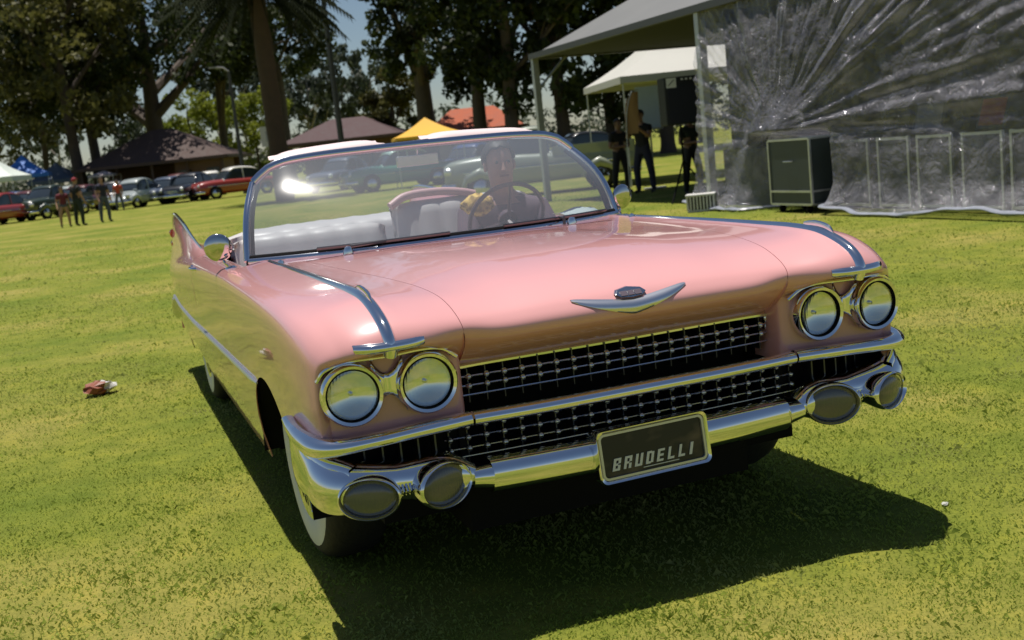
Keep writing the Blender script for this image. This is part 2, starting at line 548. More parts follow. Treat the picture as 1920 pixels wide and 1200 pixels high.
# side spears
for s in (-1, 1):
    pts = []
    for k in range(40):
        y = lerp(1.20, 5.55, k/39); z = lerp(.622, .556, min(1, (y-1.2)/2.6))
        X = .988*side_fac(min(z, .70))
        if y > 4.7: X -= .016*((y-4.7)/.85)
        pts.append((s*(X+.006), y, z))
    MB().tube(pts, [.004]+[.011]*38+[.006], 8).build('side_trim', mat('brushed_trim', (.80, .81, .84), .32, 1.0), car)

# undercarriage, wheel wells, unseen black boxes added to block light
u = MB()
u.box((0, 2.95, .33), (1.50, 5.0, .16)); u.box((0, .85, .55), (1.0, 1.0, .70)); u.box((0, 1.78, .62), (1.66, .26, .60))
u.box((0, 5.0, .58), (1.6, 1.2, .36))
for s in (-1, 1):
    arc = [[Vector((x*s, ARC_Y+.50*math.cos(a), .30+.42*math.sin(a))) for x in (.52, .962)] for a in [math.pi*k/14 for k in range(15)]]
    u.grid(arc)
    u.box((s*.86, 2.65, .34), (.08, 2.3, .10))
    u.box((s*.83, 5.2, .50), (.2, .9, .35))
    u.box((s*.54, ARC_Y, .5), (.05, .98, .45))
u.build('underbody_light_block', BLACK, car, smooth=False)
ex = MB()
ex.tube([(-.3, .55, .20), (-.3, 5.0, .20)], .03, 8); ex.tube([(-.72, .985, .34), (.72, .985, .34)], .035, 8); ex.tube([(-.75, 4.27, .36), (.75, 4.27, .36)], .05, 8)
ex.build('axle', BLACK, car)

# wheels
def wheel(x, y, s, steer=0.0):
    Rr = .362
    tm = MB()
    prof = [(.20, -.095), (.27, -.108), (.325, -.106), (.350, -.085), (.362, -.05), (.3645, 0), (.362, .05), (.350, .085), (.325, .106), (.27, .108), (.20, .095)]
    tm.lathe(prof, (0, 0, 0), (s, 0, 0), 40)
    w = tm.build('wheel', RUBBER, car, angle=60)
    w.location = (x, y, Rr); w.rotation_euler = (0, 0, steer)
    wm = MB(); wm.lathe([(.215, .1012), (.228, .1085), (.27, .1115), (.300, .1105), (.310, .1078), (.3, .100), (.23, .098)], (0, 0, 0), (s, 0, 0), 40, caps=False); wm.build('whitewall', WHITEWALL, w)
    hm = MB(); hm.lathe([(.20, .06), (.222, .098), (.216, .108), (.195, .104), (.15, .108), (.10, .118), (.055, .122), (.04, .132), (0, .136)], (0, 0, 0), (s, 0, 0), 36)
    for k in range(24):
        a = 2*math.pi*k/24
        hm.bar((s*.108, .10*math.cos(a), .10*math.sin(a)), (s*.106, .19*math.cos(a), .19*math.sin(a)), .008, .008, up=(1, 0, 0))
    hm.build('hub_cap', CHROME, w)
for s in (-1, 1):
    wheel(s*.785, 1.02, s, R(2))
    wheel(s*.80, 4.27, s)

# headlights
def headlight(x, y, z, s, yawo):
    ax = Vector((math.sin(yawo)*s, -math.cos(yawo), -.02)).normalized()
    o = Vector((x, y, z))
    bz = MB(); bz.lathe([(.070, -.06), (.086, -.03), (.089, -.005), (.0885, .012), (.083, .022), (.074, .018), (.070, .004), (.070, -.02), (.060, -.05)], o, ax, 40)
    h = bz.build('headlight', CHROME, car)
    rf = MB(); rf.grid([[o+ax*(-.0205+.0245*(t*t))+(Vector((math.cos(a), 0, math.sin(a)))*(.069*t)) for a in [2*math.pi*k/28 for k in range(29)]] for t in (.02, .2, .4, .6, .8, .9, 1.0)])
    rf.build('reflector', REFL, h)
    bb = MB(); bb.lathe([(0, .0), (.006, -.002), (.007, -.008), (.007, -.02)], o+ax*-.012, ax, 16); bb.build('bulb_shield', DULLCHROME, h)
    ln = MB(); ln.lathe([(.0695, .006), (.066, .013), (.05, .021), (.03, .025), (.012, .0268), (.0005, .027)], o, ax, 32, caps=False)
    ln.build('lens', LENS, h)
    gk = MB(); gk.lathe([(.0745, .004), (.0735, .0195), (.0715, .0205), (.0695, .012), (.0705, .002)], o, ax, 36, caps=False); gk.build('gasket', BLACK, h)
for s in (-1, 1):
    headlight(s*.869, .112, .745, s, R(4)); headlight(s*.653, .116, .744, s, 0)
    pl = MB()                                  # polished dish between the two lamps
    g = []
    for i in range(9):
        t = i/8; x = lerp(.715, .808, t)
        hw = .030+.052*abs(2*t-1)**2
        g.append([Vector((s*x, .118+.016*(1-abs(2*t-1)), .755+dz*hw)) for dz in (-1, -.5, 0, .5, 1)])
    pl.grid(g).build('lamp_surround', CHROME, car, fixn=True, solid=.004)
    br = MB(); br.tube(crp([(s*.555, .13, .80), (s*.60, .116, .832), (s*.66, .108, .841), (s*.765, .104, .838), (s*.87, .108, .839), (s*.93, .125, .822), (s*.955, .145, .79)], 6), .0065, 8)
    br.build('brow_trim', CHROME, car)

# chrome over the fenders: strip, sight ornament, cross wing
bv = BVHTree.FromPolygons([p for r in FG for p in r], [(i*len(FG[0])+j, i*len(FG[0])+j+1, (i+1)*len(FG[0])+j+1, (i+1)*len(FG[0])+j) for i in range(len(FG)-1) for j in range(len(FG[0])-1)])
cl = [r[5*SV] for r in FG][12:9*SU+1]
for s in (-1, 1):
    m = MB(); g = []
    for i, p in enumerate(cl):
        a = cl[max(0, i-1)]; b = cl[min(len(cl)-1, i+1)]
        t = (b-a).normalized(); nrm = Vector((1, 0, 0)).cross(t).normalized()
        if nrm.dot(Vector((0, -.5, 1))) < 0: nrm = -nrm
        f = i/(len(cl)-1)
        w = .008+.011*min(1, f*1.5); h = .006+.010*f
        g.append([Vector(((p.x+dx*w)*s, p.y, p.z))+Vector((0, nrm.y, nrm.z))*dh for dx, dh in ((-1, -.012), (-.9, h*.3), (-.45, h*.85), (0, h), (.45, h*.85), (.9, h*.3), (1, -.012))])
    last = g[-1]
    g.append([p+Vector((0, .012, -.02)) for p in last])
    st = m.grid(g).build('fender_strip', CHROME, car, fixn=True, angle=60)
    o = MB(); o.tube(crp([(s*.772, .33, 1.012), (s*.772, .26, 1.013), (s*.771, .20, 1.003), (s*.770, .17, .985)], 5), [.004, .006, .007, .007, .008, .008, .008, .008, .008, .008, .008, .008, .007, .006, .004, .002], 8, flat=(.8, 1.3)); o.build('fender_ornament', CHROME, st)
    wv = []
    for i in range(15):
        t = i/14; x = lerp(.665, .862, t)
        hit = bv.ray_cast(Vector((x, -1, .876)), Vector((0, 1, 0)))[0]
        y = hit.y if hit else .06
        k = (1-abs(2*t-1)**4)
        wv.append([Vector((s*x, y+.006, .862-.004*k)), Vector((s*x, y-.014*k-.002, .866)), Vector((s*x, y-.017*k-.002, .876)), Vector((s*x, y-.010*k, .885+.002*k)), Vector((s*x, y+.012, .889))])
    MB().grid(wv).build('brow_wing', CHROME, st, fixn=True, angle=60)

# hood badge: wide V and crest
def hood_y(x, z):
    h = bv.ray_cast(Vector((abs(x), -1, z)), Vector((0, 1, 0)))[0]
    return h.y if h else .1
vb = MB(); g = []
for i in range(41):
    t = -1+2*i/40; a = abs(t)
    x = .19*t
    zc = .866+.040*a**1.25
    hh = .021*(1-a)**0.7+.0026
    row = []
    for dz, dy in ((-1, .004), (-.95, -.006), (-.4, -.013), (.3, -.013), (.92, -.006), (1, .004)):
        z = zc+dz*hh
        row.append(Vector((x, hood_y(x, z)+dy*(1-.55*a), z)))
    g.append(row)
vb.grid(g)
emb = vb.build('hood_badge', mat('badge_silver', (.80, .80, .82), .30, 1.0), car, fixn=True, angle=60)
cm = MB()
poly = [(-.052, .905), (-.040, .916), (0, .922), (.040, .916), (.052, .905), (.035, .896), (0, .893), (-.035, .896)]
pts = [Vector((x, hood_y(x, z)-.014, z)) for x, z in poly]
cm.poly_prism(pts, (0, .016, 0)); cm.build('crest', DULLCHROME, emb, smooth=False, bevel=.003)
cm2 = MB()
for a, b in ((-.034, -.012), (-.009, .009), (.012, .034)):
    q = [Vector((x, hood_y(x, z)-.0165, z)) for x, z in ((a, .900), (b, .900), (b, .912), (a, .912))]
    cm2.poly_prism(q, (0, .004, 0))
cm2.build('crest_enamel', mat('crest_enamel', (.13, .10, .12), .3, coat=1), emb, smooth=False)

# grille -------------------------------------------------------------
gb = MB()
gb.box((0, .40, .60), (1.10, .03, .34)); gb.box((0, .335, .765), (1.08, .20, .02)); gb.box((0, .30, .44), (1.25, .30, .02))  # black backing plates added so no light leaks through
for s in (-1, 1):
    gb.box((s*.75, .215, .56), (.42, .02, .16)); gb.box((s*.545, .30, .60), (.02, .22, .34)); gb.box((s*.955, .30, .54), (.02, .20, .14))
grille = gb.build('grille', BLACK, car, smooth=False)
GSIL = mat('grille_silver', (.66, .66, .69), .25, 1.0)
GDARK = mat('grille_dark_metal', (.10, .10, .105), .35, .9)
def gy(x, up):
    return (.205 if up else .175)+.02*(x/.6)**2
bars_up = (.718, .690, .662); bars_lo = (.578, .545, .512, .487)
for up, zs, hw in ((True, bars_up, .525), (False, bars_lo, .60)):
    for z in zs:
        MB().tube([(x, gy(x, up), z) for x in [lerp(-hw, hw, k/16) for k in range(17)]], (.003, .0028), 6, up=(0, 0, 1)).build('grille_bar', GSIL, grille)
fin_u = None; stud = None
sm = MB(); sm.lathe([(.0105, -.01), (.0105, .0), (.009, .008), (.005, .013), (0, .0145)], (0, 0, 0), (0, -1, 0), 10)
fm = MB(); fm.box((0, 0, 0), (.0035, .06, .112)); fl = MB(); fl.box((0, 0, 0), (.0035, .06, .125))
for up, zs, hw, nc, mbx, zc in ((True, bars_up[:2], .50, 19, fm, .694), (False, bars_lo[:3], .585, 22, fl, .533)):
    f0 = None
    for k in range(nc):
        x = lerp(-hw, hw, k/(nc-1)); y = gy(x, up)
        if f0 is None: f0 = mbx.build('grille_fin', GDARK, grille, smooth=False); f0.location = (x, y+.033, zc)
        else: share(f0, grille, (x, y+.033, zc))
        for z in zs:
            if stud is None: stud = sm.build('grille_stud', GSIL, grille); stud.location = (x, y-.003, z)
            else: share(stud, grille, (x, y-.003, z))
f0 = None
for s in (-1, 1):
    for k in range(6):
        x = .64+.05*k; y = .172+.10*(k/6)**2
        if f0 is None:
            f0 = MB().box((0, 0, 0), (.005, .05, .105)).build('side_grille_fin', GDARK, grille, smooth=False); f0.location = (s*x, y, .548)
        else: share(f0, grille, (s*x, y, .548))
# chrome moulding above the grille
MB().tube(crp([(-.533, .236, .70), (-.53, .232, .735), (-.50, .228, .748), (0, .226, .747), (.50, .228, .748), (.53, .232, .735), (.533, .236, .70)], 8), (.010, .012), 10, up=(0, 1, 0)).build('grille_moulding', CHROME, car)
# centre bar
cb = MB(); cb.tube(crp([(-.535, .100, .620), (-.30, .088, .619), (0, .082, .620), (.30, .088, .619), (.535, .100, .620)], 8), (.030, .020), 14, up=(0, 0, 1)); cb.build('centre_bar', CHROME, car, angle=60)
for s in (-1, 1):
    P = [(s*.545, .100, .621), (s*.70, .092, .617), (s*.84, .088, .612), (s*.925, .102, .608), (s*.975, .150, .607), (s*.998, .24, .613), (s*1.006, .34, .624), (s*1.004, .445, .640)]
    pts = crp(P, 6); n_ = len(pts)
    rad = [(.030-.012*max(0, (i/n_-.6)/.4), .021+.010*math.exp(-((i/n_-.62)/.18)**2)-.014*max(0, (i/n_-.8)/.2)) for i in range(n_)]
    MB().tube(pts, rad, 14, up=(0, 0, 1)).build('wing_bar', CHROME, car, angle=60)

# front bumper --------------------------------------------------------
bb = MB(); g = []
for i in range(25):
    t = -1+i/12; x = .50*t; y = .055+.03*t*t
    prof = [(.05, .052), (.012, .050), (-.006, .036), (-.012, .012), (-.012, -.012), (-.004, -.034), (.014, -.046), (.05, -.048)]
    g.append([Vector((x, y+dy, .440+dz)) for dy, dz in prof])
bb.grid(g)
bumper = bb.build('front_bumper', CHROME, car, fixn=True, angle=60)
for s in (-1, 1):
    cl_ = MB(); cl_.tube([(s*.500, .098, .444), (s*.512, .098, .445), (s*.555, .10, .448)], [(.032, .036), (.030, .034), (.026, .028)], 16, up=(0, 0, 1)); cl_.build('collar', CHROME, bumper, angle=60)
    # pod body
    P = [((s*.545, .115, .455), (.035, .030)), ((s*.60, .125, .462), (.055, .058)), ((s*.65, .130, .465), (.065, .068)), ((s*.71, .135, .470), (.060, .062)), ((s*.76, .137, .474), (.056, .056)),
         ((s*.81, .135, .476), (.060, .062)), ((s*.87, .135, .478), (.066, .072)), ((s*.925, .150, .482), (.064, .080)), ((s*.962, .190, .492), (.050, .082)), ((s*.985, .26, .505), (.030, .078)), ((s*.996, .34, .512), (.020, .084)), ((s*.998, .43, .513), (.014, .082)), ((s*.996, .47, .514), (.008, .072))]
    c_ = crp([p for p, _ in P], 5); ra = crp([Vector((a, b, 0)) for _, (a, b) in P], 5)
    pm = MB(); pm.tube(c_, [(max(.004, v.x), max(.004, v.y)) for v in ra], 24, up=(0, 0, 1))
    pod = pm.build('bumper_pod', CHROME, bumper, angle=60)
    # cut-in body side blade that rises at the corner
    ub = MB(); g = []
    for i in range(14):
        t = i/13
        p = crp([(s*.905, .095, .535), (s*.955, .135, .548), (s*.985, .20, .562), (s*1.0, .30, .574), (s*1.004, .42, .582)], 4)
        q = p[min(len(p)-1, round(t*(len(p)-1)))]
        hgt = .030*math.sin(math.pi*min(1, .15+t*.85))
        g.append([q+Vector((0, 0, -.055)), q+Vector((s*.006, -.006, -.02)), q+Vector((s*.004, -.004, hgt*.5)), q+Vector((-s*.012, .004, hgt)), q+Vector((-s*.03, .02, hgt-.004))])
    ub.grid(g).build('corner_blade', CHROME, pod, fixn=True, angle=60)
    # two oval lamps in each pod
    for (x, y, z, a, b, yw) in ((.651, .066, .457, .090, .067, R(-20)), (.866, .064, .462, .088, .061, R(20))):
        ax = Vector((math.sin(yw)*s, -math.cos(yw), -.03)).normalized(); o = Vector((s*x, y, z))
        xd = Vector((1, 0, 0))
        sh = MB(); sh.lathe([(.55, -.11), (.88, -.05), (1.0, -.012), (1.02, .004), (1.0, .016), (.95, .020), (.90, .014), (.87, -.002), (.6, -.008)], o, ax, 40, sx=a, sy=b, xdir=xd)
        lamp = sh.build('parking_lamp', CHROME, pod)
        ln = MB(); ln.lathe([(.885, -.001), (.80, .008), (.6, .014), (.3, .018), (0, .019)], o, ax, 36, sx=a, sy=b, xdir=xd); ln.build('lens', SMOKE, lamp)
    for k in range(5):           # little cast ribs in the waist between the lamps
        rx = .735+.0105*k
        MB().tube([(s*rx, .084, .445), (s*rx, .072, .458), (s*rx, .082, .475)], .0042, 6).build('waist_rib', CHROME, pod)

# number plate in its chrome housing
hs = MB()
cx, zt, zb = -.008, .522, .372
def rr(w, h, r, n=5):
    out = []
    for qx, qz, a0 in ((w/2-r, h/2-r, 0), (-w/2+r, h/2-r, 90), (-w/2+r, -h/2+r, 180), (w/2-r, -h/2+r, 270)):
        for k in range(n+1):
            a = R(a0+90*k/n); out.append((qx+r*math.cos(a), qz+r*math.sin(a)))
    return out
def ring(w, h, r, y): return [Vector((x, y, z)) for x, z in rr(w, h, r)]
hs.rings([ring(.362, .150, .02, .07), ring(.372, .162, .02, .0), ring(.366, .156, .02, -.008), ring(.352, .142, .018, -.004), ring(.346, .136, .016, .012), ring(.20, .05, .01, .013)], caps=False)
plate = hs.build('number_plate', CHROME, car, angle=50)
plate.location = (cx, .030, .447); plate.rotation_euler = (R(-6), R(-.6), 0)
fr = MB(); o1 = rr(.348, .138, .016); o2 = rr(.334, .124, .012)
n_ = len(o1)
fr.rings([[Vector((x, .011, z)) for x, z in o1], [Vector((x, .000, z)) for x, z in o1], [Vector((x, .000, z)) for x, z in o2], [Vector((x, .011, z)) for x, z in o2]], caps=False)
fr.build('plate_frame', mat('plate_edge', (.62, .61, .58), .3, .6), plate, angle=40)
m_, n2, l2, b2 = nodes('plate_print')
tc = n2.new('ShaderNodeTexCoord'); mp = n2.new('ShaderNodeMapping'); mp.inputs['Scale'].default_value = (9, 1, 16); mp.inputs['Location'].default_value = (.3, 0, .2)
nt = n2.new('ShaderNodeTexNoise'); nt.inputs['Scale'].default_value = 1.0; nt.inputs['Detail'].default_value = 2
cr_ = n2.new('ShaderNodeValToRGB'); cr_.color_ramp.elements[0].position = .52; cr_.color_ramp.elements[0].color = (.010, .009, .012, 1); cr_.color_ramp.elements[1].position = .75; cr_.color_ramp.elements[1].color = (.10, .07, .05, 1)
l2.new(tc.outputs['Object'], mp.inputs['Vector']); l2.new(mp.outputs['Vector'], nt.inputs['Vector']); l2.new(nt.outputs['Fac'], cr_.inputs['Fac']); l2.new(cr_.outputs['Color'], b2.inputs['Base Color']); b2.inputs['Roughness'].default_value = .3
pf = MB(); pf.add([Vector((x, .007, z)) for x, z in rr(.336, .126, .012)], [tuple(range(24))]); pf.build('plate_face', m_, plate, smooth=False)
LETTER = mat('plate_lettering', (.62, .63, .66), .35, .3)
def text_mesh(name, body, size, loc, matl, parent, shear=0.0, ext=.001, sxx=1.0, spacing=1.0, rot=(math.pi/2, 0, 0)):
    cu = bpy.data.curves.new(name, 'FONT'); cu.body = body; cu.size = size; cu.shear = shear; cu.extrude = ext
    cu.align_x = 'CENTER'; cu.align_y = 'CENTER'; cu.space_character = spacing; cu.offset = size*.012
    to = bpy.data.objects.new(name+'_tmp', cu); COL.objects.link(to)
    dg = bpy.context.evaluated_depsgraph_get()
    me = bpy.data.meshes.new_from_object(to.evaluated_get(dg))
    bpy.data.objects.remove(to)
    me.materials.clear(); me.materials.append(matl)
    o = bpy.data.objects.new(name, me); link(o, parent); o.location = loc; o.rotation_euler = rot; o.scale = (sxx, 1, 1)
    return o
STROKES = {'B': [(0, 0, .34, 5), (.66, .0, 1, 2.2), (.66, 2.8, 1, 5), (.34, 0, .66, .9), (.34, 4.1, .66, 5), (.34, 2.05, .66, 2.95)],
           'R': [(0, 0, .34, 5), (.66, 0, 1, 2.1), (.66, 2.7, 1, 5), (.34, 4.1, .66, 5), (.34, 2.0, .66, 2.8)],
           'U': [(0, 0, .34, 5), (.66, 0, 1, 5), (.34, 0, .66, .9)],
           'D': [(0, 0, .34, 5), (.66, .3, 1, 4.7), (.34, 0, .66, .9), (.34, 4.1, .66, 5)],
           'E': [(0, 0, .34, 5), (.34, 0, .92, .9), (.34, 4.1, .95, 5), (.34, 2.05, .86, 2.95)],
           'L': [(0, 0, .34, 5), (.34, 0, .92, .95)], 'I': [(.05, 0, .43, 5)]}
x0 = -.142
for ch in 'BRUDELLI':
    lt = MB()
    for (a, b, c, d) in STROKES[ch]:
        q = [(a, b), (c, b), (c, d), (a, d)]
        lt.poly_prism([Vector((x0+u*.024+(v*.0072)*.30, .0035, -.045+v*.0072)) for u, v in q], (0, .0025, 0))
    lt.build('letter', LETTER, plate, smooth=False)
    x0 += .0365
ul = MB(); ul.box((.02, .0055, -.0525), (.12, .001, .0022)); ul.build('plate_underline', LETTER, plate, smooth=False)
# ------------------------------------------------------------------ windscreen
WSG = glass_mat('windscreen_glass', (.78, .84, .88), 1.52, haze=.19, boost=1.7, glow=.05)
def ws_pt(s, t):
    a = abs(s)
    b = Vector((.862*s, 1.70+.265*a**2.3, 1.004-.004*a))
    tz = pw([0, .5, .78, .9, 1], [1.410, 1.407, 1.397, 1.374, 1.318], a)
    tp = Vector((.765*s, 2.18+.02*a*a, tz))
    p = b.lerp(tp, t)
    bul = .045*math.sin(math.pi*t)
    p += Vector((s*.35, -.75, .55)).normalized()*bul
    return p
NS, NT = 44, 14
gl = MB().grid([[ws_pt(-1+2*i/NS, j/NT) for j in range(NT+1)] for i in range(NS+1)]).build('windscreen', WSG, car, fixn=True, angle=0)
FRM = mat('windscreen_frame_chrome', (.60, .63, .70), .14, 1.0)
fr_ = MB(); fr_.tube([ws_pt(-1+2*i/NS, 1)+Vector((0, .008, .008)) for i in range(NS+1)], (.016, .020), 10, up=(0, 0, 1)); fr_.build('header_rail', FRM, gl)
fr_ = MB(); fr_.tube([ws_pt(-1+2*i/NS, 0)+Vector((0, -.004, 0)) for i in range(NS+1)], (.012, .014), 10, up=(0, 0, 1)); fr_.build('lower_moulding', FRM, gl)
fr_ = MB(); fr_.tube([ws_pt(-1+2*i/NS, 0)+Vector((0, .012, .004)) for i in range(NS+1)], (.010, .022), 8, up=(0, 0, 1)); fr_.build('rubber_seal', BLACK, gl)
for s in (-1, 1):
    fr_ = MB(); fr_.tube([ws_pt(s, j/NT)+Vector((s*.004, .012, 0)) for j in range(NT+1)], (.020, .016), 10); fr_.build('pillar', FRM, gl)
    fr_ = MB(); fr_.tube([ws_pt(s, j/NT)+Vector((-s*.012, .034, 0)) for j in range(NT+1)], (.012, .02), 8); fr_.build('pillar_seal', BLACK, gl)
# sun visors folded up above the header
for s, x0, x1 in ((-1, -.66, -.15), (1, .06, .62)):
    g = []
    for i in range(17):
        t = i/16; x = lerp(x0, x1, t); e = (1-abs(2*t-1)**6)
        zc = 1.440-.028*(x/.7)**2
        g.append([Vector((x, 2.215, zc-.012)), Vector((x, 2.225, zc+.010*e)), Vector((x, 2.30, zc+.028*e)), Vector((x, 2.375, zc+.030*e)), Vector((x, 2.39, zc+.018)), Vector((x, 2.37, zc+.004)), Vector((x, 2.25, zc-.016)), Vector((x, 2.215, zc-.012))])
    MB().grid(g).build('sun_visor', mat('pale_pink_vinyl', (.80, .64, .64), .5), car, fixn=True, angle=70)
# wipers and washer nozzles
for s in (-1, 1):
    w = MB()
    p0 = Vector((s*.60, 1.765, 1.012)) if s < 0 else Vector((.34, 1.67, 1.02))
    e = -.05 if s < 0 else .78
    n0 = 14
    pts = []
    for i in range(n0+1):
        x = lerp(p0.x if s < 0 else .20, e, i/n0); sp = ws_pt(x/.862, .045); pts.append(sp+Vector((0, -.022, .008)))
    w.tube(pts, .006, 6); w.tube([p+Vector((0, .010, -.003)) for p in pts], (.003, .007), 6)
    w.tube([Vector((s*.48, 1.70, 1.0)), Vector((s*.48, 1.70, 1.03)), pts[7]], .007, 6)
    w.build('wiper', mat('wiper_metal', (.12, .12, .13), .35, .8), car)
    nz = MB(); nz.lathe([(.022, 0), (.020, .02), (.012, .034), (0, .038)], (s*.50, 1.665, .998), (0, -.2, 1), 14); nz.build('wiper_pivot', CHROME, car)
    nz = MB(); nz.lathe([(.014, 0), (.012, .012), (0, .018)], (s*.78, 1.64, 1.0), (0, 0, 1), 12); nz.build('hood_latch_cap', CHROME, car)
# door mirrors
for s in (-1, 1):
    mm = MB(); mm.lathe([(.0, .012), (.025, .0105), (.045, .006), (.057, .000), (.061, -.008), (.057, -.014), (.02, -.015)], (s*.968, 2.10, 1.066), (s*.30, -1, -.10), 28)
    mr_ = mm.build('door_mirror', mat('mirror_chrome', (.62, .62, .62), .05, 1.0), car)
    st = MB(); st.tube(crp([(s*.955, 2.112, 1.02), (s*.945, 2.10, .995), (s*.935, 2.06, .982), (s*.93, 2.04, .976)], 5), [.006]*10+[.007]*6, 8)
    st.lathe([(.026, 0), (.024, .006), (.012, .012), (0, .013)], (s*.932, 2.03, .977), (0, 0, 1), 16); st.build('mirror_stalk', CHROME, mr_)

# ------------------------------------------------------------------ cabin
fl = MB(); fl.box((0, 2.9, .43), (1.66, 2.2, .04)); fl.build('cabin_floor', DARKCARPET, car, smooth=False)
ds = MB(); g = []
for i in range(21):
    x = lerp(-.84, .84, i/20); k = (x/.84)**2
    yb = 1.74+.22*k
    g.append([Vector((x, yb, .965)), Vector((x, yb+.10, .985)), Vector((x, 2.13+.03*k, 1.00)), Vector((x, 2.20+.03*k, .995)), Vector((x, 2.225+.03*k, .97)), Vector((x, 2.20+.03*k, .93)), Vector((x, 2.20+.03*k, .72)), Vector((x, 2.10, .60))])
ds.grid(g); dash = ds.build('dashboard', DASHMAT, car, fixn=True, angle=50)
for k in range(6):
    MB().box((-.30+.085*k, 2.231, .955), (.06, .012, .03)).build('dash_trim', CHROME, dash, bevel=.004)
# seats: front bench in two halves, rear bench, folded-roof boot
def seat(name, x0, x1, y, ztop, zb, lean, th=.16, rolls=6):
    m = MB(); g = []
    NX = 6*rolls
    for i in range(NX+1):
        t = i/NX; x = lerp(x0, x1, t); e = 1-abs(2*t-1)**8
        pl = .010*abs(math.sin(math.pi*rolls*t))
        row = []
        for j in range(13):
            v = j/12
            z = lerp(zb, ztop, v); yy = y+lean*v
            row.append(Vector((x, yy-(th/2)*e*(1-.35*v)-pl*e, z-.02*(1-e))))
        row.append(Vector((x, y+lean-.02, ztop+.030*e))); row.append(Vector((x, y+lean+.03, ztop+.022*e)))
        for j in range(5):
            v = 1-j/4
            row.append(Vector((x, y+lean*v+(th/2)*e*(1-.35*v), lerp(zb, ztop, v)-.02*(1-e))))
        g.append(row)
    return m.grid(g).build(name, WHITEVINYL, car, fixn=True, angle=60)
sb = seat('front_seat_back', -.80, -.01, 2.86, 1.02, .62, .12)
seat('front_seat_back', .03, .80, 2.86, 1.10, .62, .12)
cu = MB()
for x0, x1 in ((-.80, -.01), (.03, .80)):
    cu = MB(); cu.box(((x0+x1)/2, 2.62, .60), (x1-x0, .50, .20)); cu.build('seat_cushion', WHITEVINYL, car, bevel=.05, segs=4)
seat('rear_seat_back', -.74, .74, 3.62, 1.0, .60, .12, rolls=10)
tr_ = MB(); tr_.tube(crp([(.02, 2.93, 1.115), (.12, 2.95, 1.16), (.3, 2.96, 1.165), (.42, 2.955, 1.15), (.5, 2.95, 1.13)], 6), .022, 10); tr_.build('seat_piping', PINKTRIM, car)
bt = MB(); g = []
for i in range(25):
    t = i/24; x = lerp(-.82, .82, t); e = 1-abs(2*t-1)**6
    g.append([Vector((x, 3.70+(4.42-3.70)*j/12, .945+.10*e*math.sin(math.pi*min(1, j/12*1.02))**.7*(1-.25*j/12)+.004*math.sin(31*x+j))) for j in range(13)])
bt.grid(g).build('folded_roof_boot', WHITEVINYL, car, fixn=True, angle=60)
# steering wheel
sw = MB()
ctr = Vector((.47, 2.40, 1.015)); axw = Vector((0, .86, .50)).normalized(); xw = Vector((1, 0, 0)); yw_ = axw.cross(xw)
ringp = [ctr+xw*(.195*math.cos(a))+yw_*(.195*math.sin(a)) for a in [2*math.pi*k/36 for k in range(37)]]
sw.tube(ringp, .011, 8, caps=False)
for a in (R(20), R(160), R(270)):
    sw.tube([ctr-axw*.03, ctr+xw*(.19*math.cos(a))+yw_*(.19*math.sin(a))], .009, 6)
sw.tube([ctr, ctr-axw*.30], .022, 8); sw.lathe([(.05, -.02), (.045, .01), (0, .02)], ctr, axw, 16)
sw.build('steering_wheel', mat('wheel_plastic', (.10, .06, .07), .3, coat=.5), car)
# inside mirror
im = MB(); im.box((0, 2.24, 1.345), (.20, .02, .05)); im.tube([(0, 2.235, 1.37), (0, 2.22, 1.405)], .006, 6); im.build('rear_view_mirror', DULLCHROME, car, bevel=.008)
# ================================================================== lawn
import numpy as np
def on_x(px, py, x):
    d = _f + _r2*((px-960)/FOC) - _u2*((py-600)/FOC)
    return CAM+d*((x-CAM.x)/d.x)
def on_y(px, py, y):
    d = _f + _r2*((px-960)/FOC) - _u2*((py-600)/FOC)
    return CAM+d*((y-CAM.y)/d.y)

